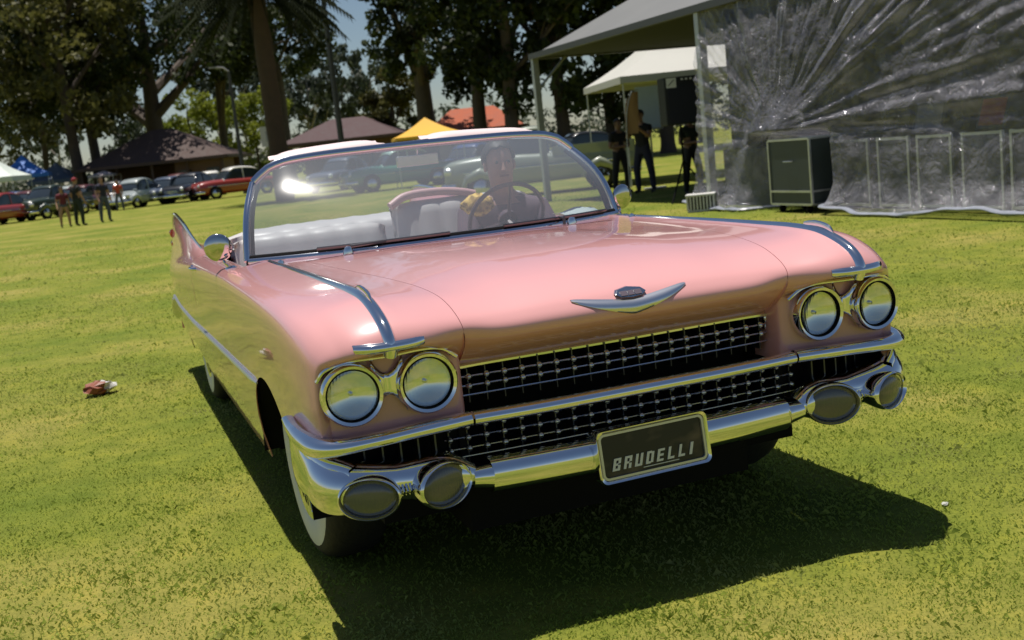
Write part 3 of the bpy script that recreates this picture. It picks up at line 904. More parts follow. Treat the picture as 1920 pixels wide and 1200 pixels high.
def lawn_mat():
    m, n, l, b = nodes('lawn_turf')
    tc = n.new('ShaderNodeTexCoord')
    def noi(scale, det=4, rough=.55):
        t = n.new('ShaderNodeTexNoise'); t.inputs['Scale'].default_value = scale; t.inputs['Detail'].default_value = det; t.inputs['Roughness'].default_value = rough
        l.new(tc.outputs['Object'], t.inputs['Vector']); return t
    def ramp(src, stops):
        r = n.new('ShaderNodeValToRGB'); e = r.color_ramp.elements
        e[0].position, e[0].color = stops[0][0], (*stops[0][1], 1); e[1].position, e[1].color = stops[-1][0], (*stops[-1][1], 1)
        for p, c in stops[1:-1]:
            q = e.new(p); q.color = (*c, 1)
        l.new(src, r.inputs['Fac']); return r
    def mix(a, b_, f, mode='MIX'):
        x = n.new('ShaderNodeMix'); x.data_type = 'RGBA'; x.blend_type = mode
        if isinstance(f, float): x.inputs['Factor'].default_value = f
        else: l.new(f, x.inputs['Factor'])
        l.new(a, x.inputs['A']); l.new(b_, x.inputs['B']); return x.outputs['Result']
    big = ramp(noi(.55, 5).outputs['Fac'], [(.34, (.135, .175, .022)), (.5, (.20, .215, .032)), (.66, (.29, .255, .065))])
    mid = ramp(noi(5.0, 6, .65).outputs['Fac'], [(.30, (.72, .78, .7)), (.52, (1, 1, 1)), (.72, (1.25, 1.17, 1.05))])
    fine = ramp(noi(70, 4, .7).outputs['Fac'], [(.32, (.62, .66, .6)), (.55, (1.05, 1.05, 1.0)), (.75, (1.35, 1.3, 1.25))])
    c = mix(big.outputs['Color'], mid.outputs['Color'], 1.0, 'MULTIPLY')
    c = mix(c, fine.outputs['Color'], .8, 'MULTIPLY')
    l.new(c, b.inputs['Base Color'])
    b.inputs['Roughness'].default_value = .9; b.inputs['Specular IOR Level'].default_value = .15
    nb = noi(45, 6, .7)
    bp = n.new('ShaderNodeBump'); bp.inputs['Strength'].default_value = .5; bp.inputs['Distance'].default_value = .03
    l.new(nb.outputs['Fac'], bp.inputs['Height']); l.new(bp.outputs['Normal'], b.inputs['Normal'])
    return m
lawn = MB()
gx = [-900, -200, -60, -20] + [-12+1.0*i for i in range(33)] + [32, 70, 220, 900]
gy_ = [-300, -40, -8] + [-5+1.0*i for i in range(28)] + [30, 45, 70, 120, 300, 1500]
lawn.grid([[Vector((x, y, .018*noise.noise(Vector((x*.35, y*.35, 3.1))) if (-12 < x < 20 and 6 < y < 22) else 0)) for x in gx] for y in gy_])
lawn_o = lawn.build('lawn', lawn_mat(), None, fixn=False)
tag(lawn_o, 'wide mown lawn, yellow green, spreading to the tree line', None, None, 'structure')

# blades of grass standing on the lawn, denser towards the camera
def grass_blades():
    rng = np.random.default_rng(11)
    tot = []
    fwd = np.array([_f.x, _f.y]); fwd /= np.linalg.norm(fwd); rt = np.array([fwd[1], -fwd[0]])
    cam2 = np.array([CAM.x, CAM.y])
    for d0, d1, dens, hgt, wid in ((1.6, 3.2, 9000, .0125, .0034), (3.2, 5.5, 5000, .0135, .0044), (5.5, 9.0, 2000, .015, .0062), (9.0, 15, 480, .020, .010), (15, 30, 90, .026, .020)):
        w0, w1 = d0*.66+.6, d1*.66+.6
        area = (w0+w1)*(d1-d0); N = int(area*dens)
        dd = np.sqrt(rng.uniform(d0*d0, d1*d1, N)); uu = rng.uniform(-1, 1, N)*(dd*.66+.6)
        p = cam2+dd[:, None]*fwd+uu[:, None]*rt
        tot.append(np.c_[p, np.full(N, hgt), np.full(N, wid)])
    A = np.concatenate(tot); N = len(A)
    # clumps: modulate the height by a cheap smooth noise
    cl = .5+.5*np.sin(A[:, 0]*7.1+1.7*np.sin(A[:, 1]*5.3))*np.sin(A[:, 1]*6.7+1.3*np.sin(A[:, 0]*4.1))
    big = .5+.5*np.sin(A[:, 0]*1.3+.6)*np.sin(A[:, 1]*1.1+1.9*np.sin(A[:, 0]*.5))
    patch = np.array([.5+.75*noise.fractal(Vector((x*1.6, y*1.6, 0)), 1.0, 2.0, 4) for x, y in A[:, :2]])
    h = A[:, 2]*(.5+.7*cl+.35*big)*np.where(rng.uniform(0, 1, N) > .988, 2.0, rng.uniform(.5, 1.2, N))
    w = A[:, 3]*rng.uniform(.7, 1.3, N)
    az = rng.uniform(0, 2*np.pi, N); lean = rng.uniform(.7, 1.45, N)
    la = rng.uniform(0, 2*np.pi, N)
    v = np.zeros((N, 4, 3))
    sx = np.c_[np.cos(az), np.sin(az)]*w[:, None]*.5
    tip = np.c_[np.cos(la), np.sin(la)]*(h*np.sin(lean))[:, None]
    base = A[:, :2]
    v[:, 0, :2] = base-sx; v[:, 1, :2] = base+sx
    v[:, 2, :2] = base+tip*.45+sx*.8; v[:, 2, 2] = h*.62
    v[:, 3, :2] = base+tip; v[:, 3, 2] = h*np.cos(lean)*.75+.004
    v[:, :2, 2] = -.002
    me = bpy.data.meshes.new('grass')
    me.vertices.add(N*4); me.vertices.foreach_set('co', v.ravel())
    idx = np.arange(N)*4
    tri = np.stack([idx, idx+1, idx+2, idx, idx+2, idx+3], 1).ravel()
    me.loops.add(len(tri)); me.loops.foreach_set('vertex_index', tri.astype(np.int32))
    me.polygons.add(N*2); me.polygons.foreach_set('loop_start', np.arange(0, N*6, 3, dtype=np.int32))
    at_ = me.attributes.new('tone', 'FLOAT', 'POINT')
    at_.data.foreach_set('value', np.repeat(np.clip(.20*rng.uniform(0, 1, N)+.24*big+.10*cl+.46*patch, 0, 1), 4).astype(np.float32))
    me.update(); me.validate()
    m, n, l, b = nodes('grass_blade')
    a = n.new('ShaderNodeAttribute'); a.attribute_name = 'tone'
    r = n.new('ShaderNodeValToRGB'); e = r.color_ramp.elements
    e[0].position = .05; e[0].color = (.26, .34, .05, 1); e[1].position = .95; e[1].color = (.45, .45, .16, 1)
    q = e.new(.5); q.color = (.345, .415, .075, 1)
    l.new(a.outputs['Fac'], r.inputs['Fac']); l.new(r.outputs['Color'], b.inputs['Base Color'])
    b.inputs['Roughness'].default_value = .6; b.inputs['Specular IOR Level'].default_value = .25
    tr = n.new('ShaderNodeBsdfTranslucent'); l.new(r.outputs['Color'], tr.inputs['Color'])
    mx = n.new('ShaderNodeMixShader'); mx.inputs['Fac'].default_value = .6
    l.new(b.outputs[0], mx.inputs[1]); l.new(tr.outputs[0], mx.inputs[2]); l.new(mx.outputs[0], n['Material Output'].inputs['Surface'])
    me.materials.append(m)
    o = bpy.data.objects.new('grass', me); link(o)
    tag(o, 'short yellow green grass blades covering the lawn round the car', 'grass', None, 'stuff')
grass_blades()
# ================================================================== trees
def leaf_mat(name, dark, light, tr=.35):
    m, n, l, b = nodes(name)
    a = n.new('ShaderNodeAttribute'); a.attribute_name = 'tone'
    r = n.new('ShaderNodeValToRGB'); e = r.color_ramp.elements
    e[0].position = .1; e[0].color = (*dark, 1); e[1].position = .9; e[1].color = (*light, 1)
    l.new(a.outputs['Fac'], r.inputs['Fac']); l.new(r.outputs['Color'], b.inputs['Base Color'])
    b.inputs['Roughness'].default_value = .55; b.inputs['Specular IOR Level'].default_value = .3
    t = n.new('ShaderNodeBsdfTranslucent'); l.new(r.outputs['Color'], t.inputs['Color'])
    mx = n.new('ShaderNodeMixShader'); mx.inputs['Fac'].default_value = tr
    l.new(b.outputs[0], mx.inputs[1]); l.new(t.outputs[0], mx.inputs[2]); l.new(mx.outputs[0], n['Material Output'].inputs['Surface'])
    return m
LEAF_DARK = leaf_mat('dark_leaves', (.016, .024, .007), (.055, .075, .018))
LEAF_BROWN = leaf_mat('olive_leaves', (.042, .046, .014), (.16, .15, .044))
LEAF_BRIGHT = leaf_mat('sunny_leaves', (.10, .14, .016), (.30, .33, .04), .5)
LEAF_GREY = leaf_mat('grey_green_leaves', (.030, .042, .026), (.095, .115, .075))
BARK = mat('bark', (.075, .055, .042), .9, var=.45, scale=3, bump=.8, bscale=6)
PALEBARK = mat('pale_bark', (.30, .27, .24), .85, var=.4, scale=3, bump=.5, bscale=6)
PALMBARK = mat('palm_bark', (.060, .036, .028), .95, var=.4, scale=4, bump=1.0, bscale=8)

def leaf_cloud(centers, radii, per, size, seed, name, matl, parent, aspect=.55, flatz=.75, droop=0.0):
    rng = np.random.default_rng(seed)
    C_ = np.asarray(centers, float); n = len(C_)
    R_ = np.asarray(radii, float)
    idx = np.repeat(np.arange(n), per)
    N = len(idx)
    d = rng.normal(0, 1, (N, 3)); d /= np.linalg.norm(d, axis=1)[:, None]
    rad = R_[idx]*rng.uniform(.25, 1.0, N)**.6
    P = C_[idx]+d*rad[:, None]*np.array([1, 1, flatz])
    if droop: P[:, 2] -= droop*rng.uniform(0, 1, N)**2
    a = rng.normal(0, 1, (N, 3)); a /= np.linalg.norm(a, axis=1)[:, None]
    if droop: a[:, 2] -= 1.2; a /= np.linalg.norm(a, axis=1)[:, None]
    b = np.cross(a, rng.normal(0, 1, (N, 3))); b /= np.linalg.norm(b, axis=1)[:, None]
    s = size*rng.uniform(.6, 1.4, N)
    a = a*s[:, None]; b = b*(s*aspect)[:, None]
    v = np.stack([P-a*.5, P+b*.5-a*.05, P+a*.5, P-b*.5-a*.05], 1)
    me = bpy.data.meshes.new(name)
    me.vertices.add(N*4); me.vertices.foreach_set('co', v.ravel())
    me.loops.add(N*4); me.loops.foreach_set('vertex_index', np.arange(N*4, dtype=np.int32))
    me.polygons.add(N); me.polygons.foreach_set('loop_start', np.arange(0, N*4, 4, dtype=np.int32))
    tone = np.clip(rng.uniform(0, 1, n)[idx]*.55+rng.uniform(0, 1, N)*.45, 0, 1)
    t = me.attributes.new('tone', 'FLOAT', 'POINT'); t.data.foreach_set('value', np.repeat(tone, 4).astype(np.float32))
    me.update(); me.validate()
    me.materials.append(matl)
    o = bpy.data.objects.new(name, me); link(o, parent)
    return o

def tree(label, loc, h, trunk_r, crown_z0, crown_r, seed, leaf, name='tree', bark=None, clumps=60, per=110, lsize=.5, lean=(0, 0), limbs=6, group='trees behind the lawn', fork=.45, droop=0.0, sparse=1.0, squash=1.0, limb_r=.42):
    rg = random.Random(seed)
    t = empty(name, loc, 0, label, 'tree', group)
    bm_ = MB()
    top = Vector((lean[0], lean[1], h*.86))
    sp = [Vector((0, 0, -.1)), Vector((lean[0]*.15+rg.uniform(-.1, .1), lean[1]*.15, h*.18)), Vector((lean[0]*.4+rg.uniform(-.2, .2), lean[1]*.4, h*fork)), Vector((lean[0]*.75+rg.uniform(-.3, .3), lean[1]*.75, h*.68)), top]
    pts = crp(sp, 5); n_ = len(pts)
    bm_.tube(pts, [trunk_r*(1.25 if i == 0 else 1.0)*(1-.82*(i/(n_-1))**1.1) for i in range(n_)], 10)
    cents = []; rads = []
    for k in range(limbs):
        a = 2*math.pi*(k+rg.uniform(-.3, .3))/limbs
        f = rg.uniform(.35, .8); s0 = pts[int(f*(n_-1))]
        L = crown_r*rg.uniform(.55, .95)
        e = s0+Vector((math.cos(a)*L, math.sin(a)*L*squash, (h-s0.z)*rg.uniform(.25, .75)))
        mid = s0.lerp(e, .45)+Vector((0, 0, -.05*L+rg.uniform(-.2, .2)))
        lp = crp([s0, mid, e], 5); r0 = trunk_r*limb_r*(1.2-f)*1.3
        bm_.tube(lp, [max(.02, r0*(1-.85*i/(len(lp)-1))) for i in range(len(lp))], 7)
        for q in range(3):
            c = lp[rg.randint(5, len(lp)-1)]+Vector((rg.uniform(-1, 1), rg.uniform(-1, 1), rg.uniform(-.2, .8)))*crown_r*.18
            bm_.tube([lp[rg.randint(3, 7)], c], [max(.015, r0*.3), .012], 5)
            cents.append(c); rads.append(crown_r*rg.uniform(.16, .30))
    while len(cents) < clumps:
        x, y, z = rg.gauss(0, 1), rg.gauss(0, 1), rg.gauss(0, 1); q = math.sqrt(x*x+y*y+z*z)
        rr_ = rg.uniform(.35, 1)**.5
        zc = (crown_z0+h)/2; hz = (h-crown_z0)/2
        cents.append(Vector((top.x*.8+x/q*crown_r*rr_, top.y*.8+y/q*crown_r*squash*rr_, zc+z/q*hz*rr_))); rads.append(crown_r*rg.uniform(.13, .27))
    bm_.build('trunk', bark or BARK, t)
    leaf_cloud([tuple(c) for c in cents], rads, per, lsize, seed, 'crown', leaf, t, droop=droop)
    return t

GT = 'trees behind the lawn'
# the old trees on the left
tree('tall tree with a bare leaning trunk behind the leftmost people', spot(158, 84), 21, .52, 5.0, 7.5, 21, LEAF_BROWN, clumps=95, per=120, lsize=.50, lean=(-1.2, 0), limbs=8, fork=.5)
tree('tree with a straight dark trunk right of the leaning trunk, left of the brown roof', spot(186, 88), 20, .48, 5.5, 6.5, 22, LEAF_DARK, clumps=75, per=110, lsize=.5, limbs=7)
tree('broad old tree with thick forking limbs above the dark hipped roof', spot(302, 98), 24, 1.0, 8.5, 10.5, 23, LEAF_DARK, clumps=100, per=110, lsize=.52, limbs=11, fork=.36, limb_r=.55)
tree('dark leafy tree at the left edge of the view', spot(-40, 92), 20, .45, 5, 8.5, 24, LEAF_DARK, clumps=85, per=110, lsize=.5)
tree('olive leafed tree filling the gap between the two left trunks', spot(95, 108), 17, .35, 4.0, 6.5, 25, LEAF_BROWN, clumps=60, per=110, lsize=.5)
# sunlit shrubs-trees behind the brown roof
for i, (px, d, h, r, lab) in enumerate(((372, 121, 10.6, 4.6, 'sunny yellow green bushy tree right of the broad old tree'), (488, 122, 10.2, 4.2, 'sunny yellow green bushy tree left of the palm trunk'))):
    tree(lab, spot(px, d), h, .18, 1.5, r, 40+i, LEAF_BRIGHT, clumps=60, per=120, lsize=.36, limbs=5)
# far grey-green gums with pale stems
gl_ = (('slender pale stemmed gum tree left of the lamp post above the red parked car', 425, 128, 17, 3.6), ('slender gum tree just left of the palm crown', 470, 132, 18, 3.8), ('slender gum tree just right of the palm trunk', 590, 130, 14, 3.6),
       ('pale stemmed gum tree crossed by the tall lamp post', 655, 126, 14.5, 3.4), ('pale stemmed gum tree in the open sky gap, right of the tall lamp post', 712, 122, 13.5, 3.2), ('slender gum tree between palm and tall lamp post', 618, 138, 12.5, 3.0), ('pale gum tree at the far left edge among bright sky', 12, 135, 16, 4.2), ('pale gum tree behind the leaning trunk', 120, 140, 13, 4.0), ('pale gum tree seen under the broad old tree', 250, 138, 12, 4.0))
for i, (lab, px, d, h, r) in enumerate(gl_):
    tree(lab, spot(px, d), h, .22, h*.38, r, 60+i, LEAF_GREY, bark=PALEBARK, clumps=34, per=60, lsize=.55, limbs=6, limb_r=.55, droop=.8, name='gum_tree')
tree('dark spreading tree behind the palm crown', spot(545, 104), 19, .5, 8.0, 5.2, 71, LEAF_DARK, clumps=70, per=110, lsize=.5, limbs=8)
tree('dark tree between the broad old tree and the palm', spot(430, 110), 20, .5, 9.5, 6.0, 72, LEAF_DARK, clumps=60, per=100, lsize=.5, limbs=8)
# dark evergreens right of the sky gap
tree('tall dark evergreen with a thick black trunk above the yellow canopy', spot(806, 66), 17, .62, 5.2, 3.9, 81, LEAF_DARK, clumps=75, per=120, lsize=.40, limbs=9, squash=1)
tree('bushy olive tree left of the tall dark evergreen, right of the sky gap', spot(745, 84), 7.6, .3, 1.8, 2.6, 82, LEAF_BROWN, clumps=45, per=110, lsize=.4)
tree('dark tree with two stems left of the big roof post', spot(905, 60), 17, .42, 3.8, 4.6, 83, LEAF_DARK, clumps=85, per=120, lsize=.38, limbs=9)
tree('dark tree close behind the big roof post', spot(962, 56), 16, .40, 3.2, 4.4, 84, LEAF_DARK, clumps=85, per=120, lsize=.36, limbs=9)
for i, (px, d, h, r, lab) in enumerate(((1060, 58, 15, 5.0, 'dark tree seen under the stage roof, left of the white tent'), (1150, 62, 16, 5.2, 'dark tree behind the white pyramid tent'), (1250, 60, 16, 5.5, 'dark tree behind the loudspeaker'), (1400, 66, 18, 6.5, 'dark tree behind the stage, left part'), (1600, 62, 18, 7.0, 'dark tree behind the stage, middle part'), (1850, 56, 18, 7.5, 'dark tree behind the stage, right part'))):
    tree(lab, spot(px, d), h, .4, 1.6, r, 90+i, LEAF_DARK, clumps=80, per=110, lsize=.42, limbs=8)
# a low far woodland closes the view at the horizon
cs = []; rs = []
rw = random.Random(5)
for px in range(-1500, 3400, 18):
    d = rw.uniform(150, 175); h = rw.uniform(2.0, 7.5)
    p = spot(px+rw.uniform(-8, 8), d)
    for z in (1.2, h*.5, h):
        cs.append((p.x, p.y, z)); rs.append(rw.uniform(1.3, 2.6))
wd = leaf_cloud(cs, rs, 46, .75, 33, 'far_woodland', LEAF_GREY, None)
tag(wd, 'low grey green belt of far woodland along the horizon', 'woodland', None, 'stuff')

# palm
def palm(loc, h, label):
    t = empty('palm_tree', loc, 0, label, 'tree', GT)
    pts = [Vector((-.10*(k/14)**2, 0, h*k/14)) for k in range(15)]
    MB().tube(pts, [.39-.05*(k/14)+.02*(k % 2) for k in range(15)], 14).build('trunk', PALMBARK, t)
    rg = random.Random(3)
    top = pts[-1]
    cr0 = MB()
    for k in range(80):
        a = 2*math.pi*k/80*7.2+rg.uniform(-.2, .2); el = rg.uniform(-.9, .9); L = rg.uniform(2.6, 3.9)
        d = Vector((math.cos(a), math.sin(a), 0))
        rach = []
        for i in range(10):
            s_ = i/9
            rach.append(top+d*(L*s_*math.cos(el*.6))+Vector((0, 0, .35+L*s_*math.sin(el)*.75-2.2*s_*s_*(1.1 if el > .3 else .6))))
        cr0.tube(rach, [.035*(1-.8*i/9) for i in range(10)], 4)
        side = Vector((-d.y, d.x, 0))
        for i in range(1, 10):
            for sg in (-1, 1):
                for q in range(3):
                    b0 = rach[i].lerp(rach[i-1], q/3)
                    ll = .62*(1-.5*abs(i/9-.45))
                    e = b0+side*sg*ll*.62+d*.18+Vector((0, 0, -.55*ll-.1))
                    wv = d*.055
                    cr0.add([b0-wv, b0+wv, e], [(0, 1, 2)])
    o = cr0.build('crown', mat('palm_frond', (.022, .027, .014), .95, var=.2, scale=2, spec=.05), t, smooth=False)
    return t
palm(spot(527, 47), 8.6, 'thick trunked palm with drooping dark fronds behind the windscreen')

# ================================================================== lamp posts, sign
def lamp_post(px, d, h, r, label):
    t = empty('lamp_post', spot(px, d), 0, label, 'lamp post', 'lamp posts')
    MB().tube([(0, 0, 0), (0, 0, .6), (-.05, 0, h)], [r*1.6, r*1.1, r*.7], 8).build('pole', mat('dark_pole', (.05, .05, .055), .6), t)
    hd = MB(); hd.tube([(-.05, 0, h), (-.35, 0, h+.25), (-.8, 0, h+.3)], r*.6, 6); hd.box((-.95, 0, h+.3), (.5, .2, .1)); hd.build('lamp_head', mat('lamp_grey', (.25, .25, .26), .5), t)
lamp_post(456, 70, 7.4, .12, 'short dark lamp post above the red and white parked car')
lamp_post(645, 64, 10.5, .17, 'tall dark lamp post rising into the open sky')
sg = empty('notice_board', spot(518, 66), -YAW, 'pale grey notice board on a post behind the palm trunk', 'sign')
m = MB(); m.box((0, 0, 3.2), (1.3, .06, 1.15)); m.build('board', mat('board_grey', (.42, .42, .44), .6, var=.1), sg, smooth=False)
m = MB(); m.box((0, -.04, 3.2), (.7, .02, .6)); m.build('board_panel', mat('board_panel_grey', (.25, .26, .30), .6, var=.2), sg, smooth=False)
m = MB(); m.box((0, .06, 1.4), (.1, .06, 2.8)); m.build('post', STEEL, sg, smooth=False)

# ================================================================== buildings
def hip_house(name, label, loc, rz, w, dpt, eave, ridge, roof_m, wall_m, open_frac=.5, ridge_w=.15, posts=5, overhang=.5):
    t = empty(name, loc, rz, label, 'building')
    hw, hd = w/2+overhang, dpt/2+overhang
    rw_ = w*ridge_w/2
    V = [(-hw, -hd, eave), (hw, -hd, eave), (hw, hd, eave), (-hw, hd, eave), (-rw_, 0, ridge), (rw_, 0, ridge)]
    r_ = MB().add(V, [(0, 1, 5, 4), (1, 2, 5), (2, 3, 4, 5), (3, 0, 4)]); r_.add([(x, y, z-.12) for x, y, z in V[:4]], [(3, 2, 1, 0)])
    r_.build('roof', roof_m, t, smooth=False, solid=0)
    ef = MB()
    for (a, b) in ((0, 1), (1, 2), (2, 3), (3, 0)): ef.bar(V[a], V[b], .10, .22)
    ef.build('fascia', mat('fascia_wood', (.07, .04, .035), .7), t, smooth=False)
    wl_ = MB(); wl_.box((0, dpt*.3, eave/2), (w, .2, eave)); wl_.box((w*.32, -dpt*.2, eave/2), (w*.34, dpt*.5, eave)); wl_.build('wall', wall_m, t, smooth=False)
    for k in range(posts):
        m_ = MB(); m_.box((lerp(-w/2, w/2, k/(posts-1)), -dpt/2, eave/2), (.18, .18, eave)); m_.build('post', mat('fascia_wood', (.07, .04, .035), .7), t, smooth=False)
    for k in range(2):
        m_ = MB(); m_.box((w*(.22+.2*k), -dpt*.2-dpt*.25-.02, eave*.55), (.9, .06, .9)); m_.build('window', mat('dark_window', (.03, .035, .04), .15), t, smooth=False)
    return t
TILE = mat('brown_roof_tile', (.075, .045, .038), .8, var=.4, scale=3, bump=.7, bscale=10)
TILE2 = mat('red_brown_roof_tile', (.075, .04, .042), .8, var=.35, scale=3, bump=.7, bscale=10)
ORANGE = mat('orange_roof_tile', (.36, .085, .035), .8, var=.35, scale=2.5, bump=.7, bscale=9)
BRICK = mat('brown_brick', (.13, .075, .055), .85, var=.3, scale=6)
CREAM = mat('cream_render', (.38, .33, .28), .8, var=.15, scale=3)
hip_house('pavilion', 'open pavilion with a dark brown hipped roof behind the parked cars', spot(316, 86), -YAW, 10.2, 7.5, 2.6, 5.1, TILE, BRICK)
hip_house('pavilion', 'low building with a red brown roof behind the raised sun visors', spot(660, 82), -YAW-.1, 8.0, 6.5, 2.75, 4.35, TILE2, BRICK, ridge_w=.3)
hip_house('pavilion', 'orange tiled roof right of the yellow canopy', spot(893, 70), -YAW, 5.2, 5.5, 2.3, 3.75, ORANGE, CREAM, ridge_w=.5)

# ================================================================== canopies
def gazebo(label, loc, rz, w, eave, top, cm_, valance=.25, name='canopy_tent', group='canopies on the lawn', flare=0.0, dpt=None):
    t = empty(name, loc, rz, label, 'canopy', group)
    hw = w/2; hd = (dpt or w)/2
    N_ = 6; r_ = MB()
    cor = [Vector((-hw, -hd, eave)), Vector((hw, -hd, eave)), Vector((hw, hd, eave)), Vector((-hw, hd, eave))]
    ap = Vector((0, 0, top))
    for k in range(4):
        a, b = cor[k], cor[(k+1) % 4]
        g = []
        for i in range(N_+1):
            s_ = i/N_; row = []
            for j in range(N_+1):
                q = j/N_; e = a.lerp(b, q); p = e.lerp(ap, s_)
                p.z -= .10*(top-eave)*math.sin(math.pi*s_)+.03*math.sin(math.pi*q)*(1-s_)
                row.append(p)
            g.append(row)
        r_.grid(g)
        r_.grid([[a.lerp(b, j/8)+Vector((0, 0, -valance*i-.015*abs(math.sin(8*j))*i)) for j in range(9)] for i in (0, 1)])
    r_.build('canopy', cm_, t, angle=30)
    for c in cor:
        MB().tube([(c.x*.97, c.y*.97, 0), (c.x*.97, c.y*.97, eave)], .022, 6).build('leg', STEEL, t)
    return t
YEL = mat('yellow_canvas', (.72, .40, .03), .7, var=.08, scale=1.5)
BLUEC = mat('blue_canvas', (.03, .16, .55), .6, var=.1, scale=1.5)
WHITEC = mat('white_canvas', (.66, .72, .66), .6, var=.06, scale=1.5)
GREYC = mat('grey_blue_canvas', (.10, .13, .20), .7, var=.15, scale=1.5)
gazebo('yellow pop-up canopy behind the top of the windscreen', spot(803, 47), -YAW+.15, 2.75, 2.03, 2.78, YEL, .10)
gazebo('white canopy at the far left edge', spot(2, 71), -YAW, 3.0, 2.55, 3.75, WHITEC, .3)
gazebo('bright blue canopy right of the white one at the far left', spot(52, 80), -YAW+.3, 3.4, 2.7, 4.1, BLUEC, .22)
gazebo('dull grey blue canopy right of the bright blue one', spot(112, 86), -YAW, 3.4, 2.2, 3.5, GREYC, .25)
gazebo('small pale pink grey awning beside the dark hipped roof', spot(199, 82), -YAW, 1.8, 2.15, 2.5, mat('pale_canvas', (.42, .36, .38), .7), .12)
# ================================================================== stage on the right
ALU = mat('aluminium', (.55, .56, .58), .35, .9, var=.15, scale=10)
PVC = mat('stage_roof_fabric', (.16, .16, .155), .6, var=.10, scale=1.2)
SKIRT = mat('black_panel', (.028, .032, .036), .5, var=.3, scale=4)
ES = .004
stage = empty('stage_roof', (8.2, 12, 0), 0, 'big stage roof of pale fabric on steel posts over the right side', 'roof')
LX, Y0, Y1, EZ = 8.2, 3.0, 21.0, 3.2
def sl(p): return Vector(p)-Vector((8.2, 12, 0))
XR = 19.0
ap0, ap1 = Vector((13.4, 9.0, 6.0)), Vector((13.4, 15.5, 6.0))
V = [sl((LX, Y0, EZ)), sl((XR, Y0, EZ)), sl((XR, Y1, EZ)), sl((LX, Y1, EZ)), sl(ap0), sl(ap1)]
r_ = MB()
def sag_patch(a, b, c, d):
    N_ = 10; g = []
    for i in range(N_+1):
        s_ = i/N_
        g.append([a.lerp(b, j/N_).lerp(d.lerp(c, j/N_), s_)+Vector((0, 0, -.22*math.sin(math.pi*s_)*math.sin(math.pi*j/N_))) for j in range(N_+1)])
    r_.grid(g)
sag_patch(V[3], V[0], V[4], V[5]); sag_patch(V[0], V[1], V[4], V[4]); sag_patch(V[1], V[2], V[5], V[4]); sag_patch(V[2], V[3], V[5], V[5])
r_.build('roof_fabric', PVC, stage, angle=30)
em = MB()
for a, b in ((0, 1), (1, 2), (2, 3), (3, 0)): em.bar(V[a], V[b], .10, .12)
em.build('eave_beam', mat('dark_steel', (.10, .10, .105), .5, .5), stage, smooth=False)
lin = MB(); lin.add([v+Vector((0, 0, -.03)) for v in V[:4]], [(0, 1, 2, 3)])  # flat black sheet standing for the shade under the roof
lin.build('ceiling_shade', mat('shade_black', (.02, .02, .02), .9), stage, smooth=False)
for (x, y) in ((LX+.05, 20.9), (LX+.06, 13.72), (LX+.05, 3.1), (XR-.05, 20.9), (XR-.05, 12), (XR-.05, 3.1)):
    p = sl((x, y, 0))
    MB().box((p.x, p.y, EZ/2), (.13, .13, EZ)).build('post', STEEL, stage, smooth=False)
    if y > 20:
        sg_ = 1 if x < 12 else -1
        MB().tube([p+Vector((0, 0, EZ-.75)), p+Vector((sg_*.75, 0, EZ-.05))], .028, 6).build('brace', STEEL, stage)
# black drapes and deck behind the sheet
bk = empty('stage_platform', (11.8, 8.4, 0), 0, 'dark stage platform with black drapes behind the clear sheet', 'stage')
m = MB(); m.box((1.55, 0, .45), (9.8, 10.4, .9)); m.build('deck', SKIRT, bk, smooth=False)
m = MB(); g = []
for i in range(81):
    y = lerp(-5.4, 5.2, i/80)
    g.append([Vector((2.0+.07*math.sin(i*1.3)+.03*math.sin(i*.37), y, z)) for z in (.9, 1.6, 2.4, 3.15)])
m.grid(g).build('drape', mat('black_drape', (.012, .012, .014), .9), bk, fixn=False)
m = MB(); m.grid([[Vector((lerp(-3.2, 2.6, i/40), 5.15+.06*math.sin(i*1.3), z)) for z in (.9, 2.0, 3.15)] for i in range(41)]).build('drape', mat('black_drape', (.012, .012, .014), .9), bk)
# things half seen on the stage
for k, (y, z, c) in enumerate(((8.7, 1.55, (.35, .06, .04)), (9.9, 1.6, (.30, .28, .26)), (6.6, 1.35, (.35, .35, .35)))):
    a = empty('stage_monitor', (9.6, y, .92), .2*k, ('red', 'pale', 'grey')[k]+' fronted wedge speaker on the stage behind the clear sheet', 'speaker')
    m = MB(); m.add([(-.2, -.25, 0), (.25, -.25, 0), (.25, .25, 0), (-.2, .25, 0), (-.05, -.25, .42), (.25, -.25, .42), (.25, .25, .42), (-.05, .25, .42)], [(3, 2, 1, 0), (4, 5, 6, 7), (0, 1, 5, 4), (1, 2, 6, 5), (2, 3, 7, 6), (3, 0, 4, 7)]); m.build('cabinet', SKIRT, a, smooth=False, bevel=.01)
    m = MB(); m.add([(-.185, -.21, .05), (-.185, .21, .05), (-.075, .21, .38), (-.075, -.21, .38)], [(0, 1, 2, 3)]); m.build('front_cloth', mat('cloth_%d' % k, c, .8), a, smooth=False)
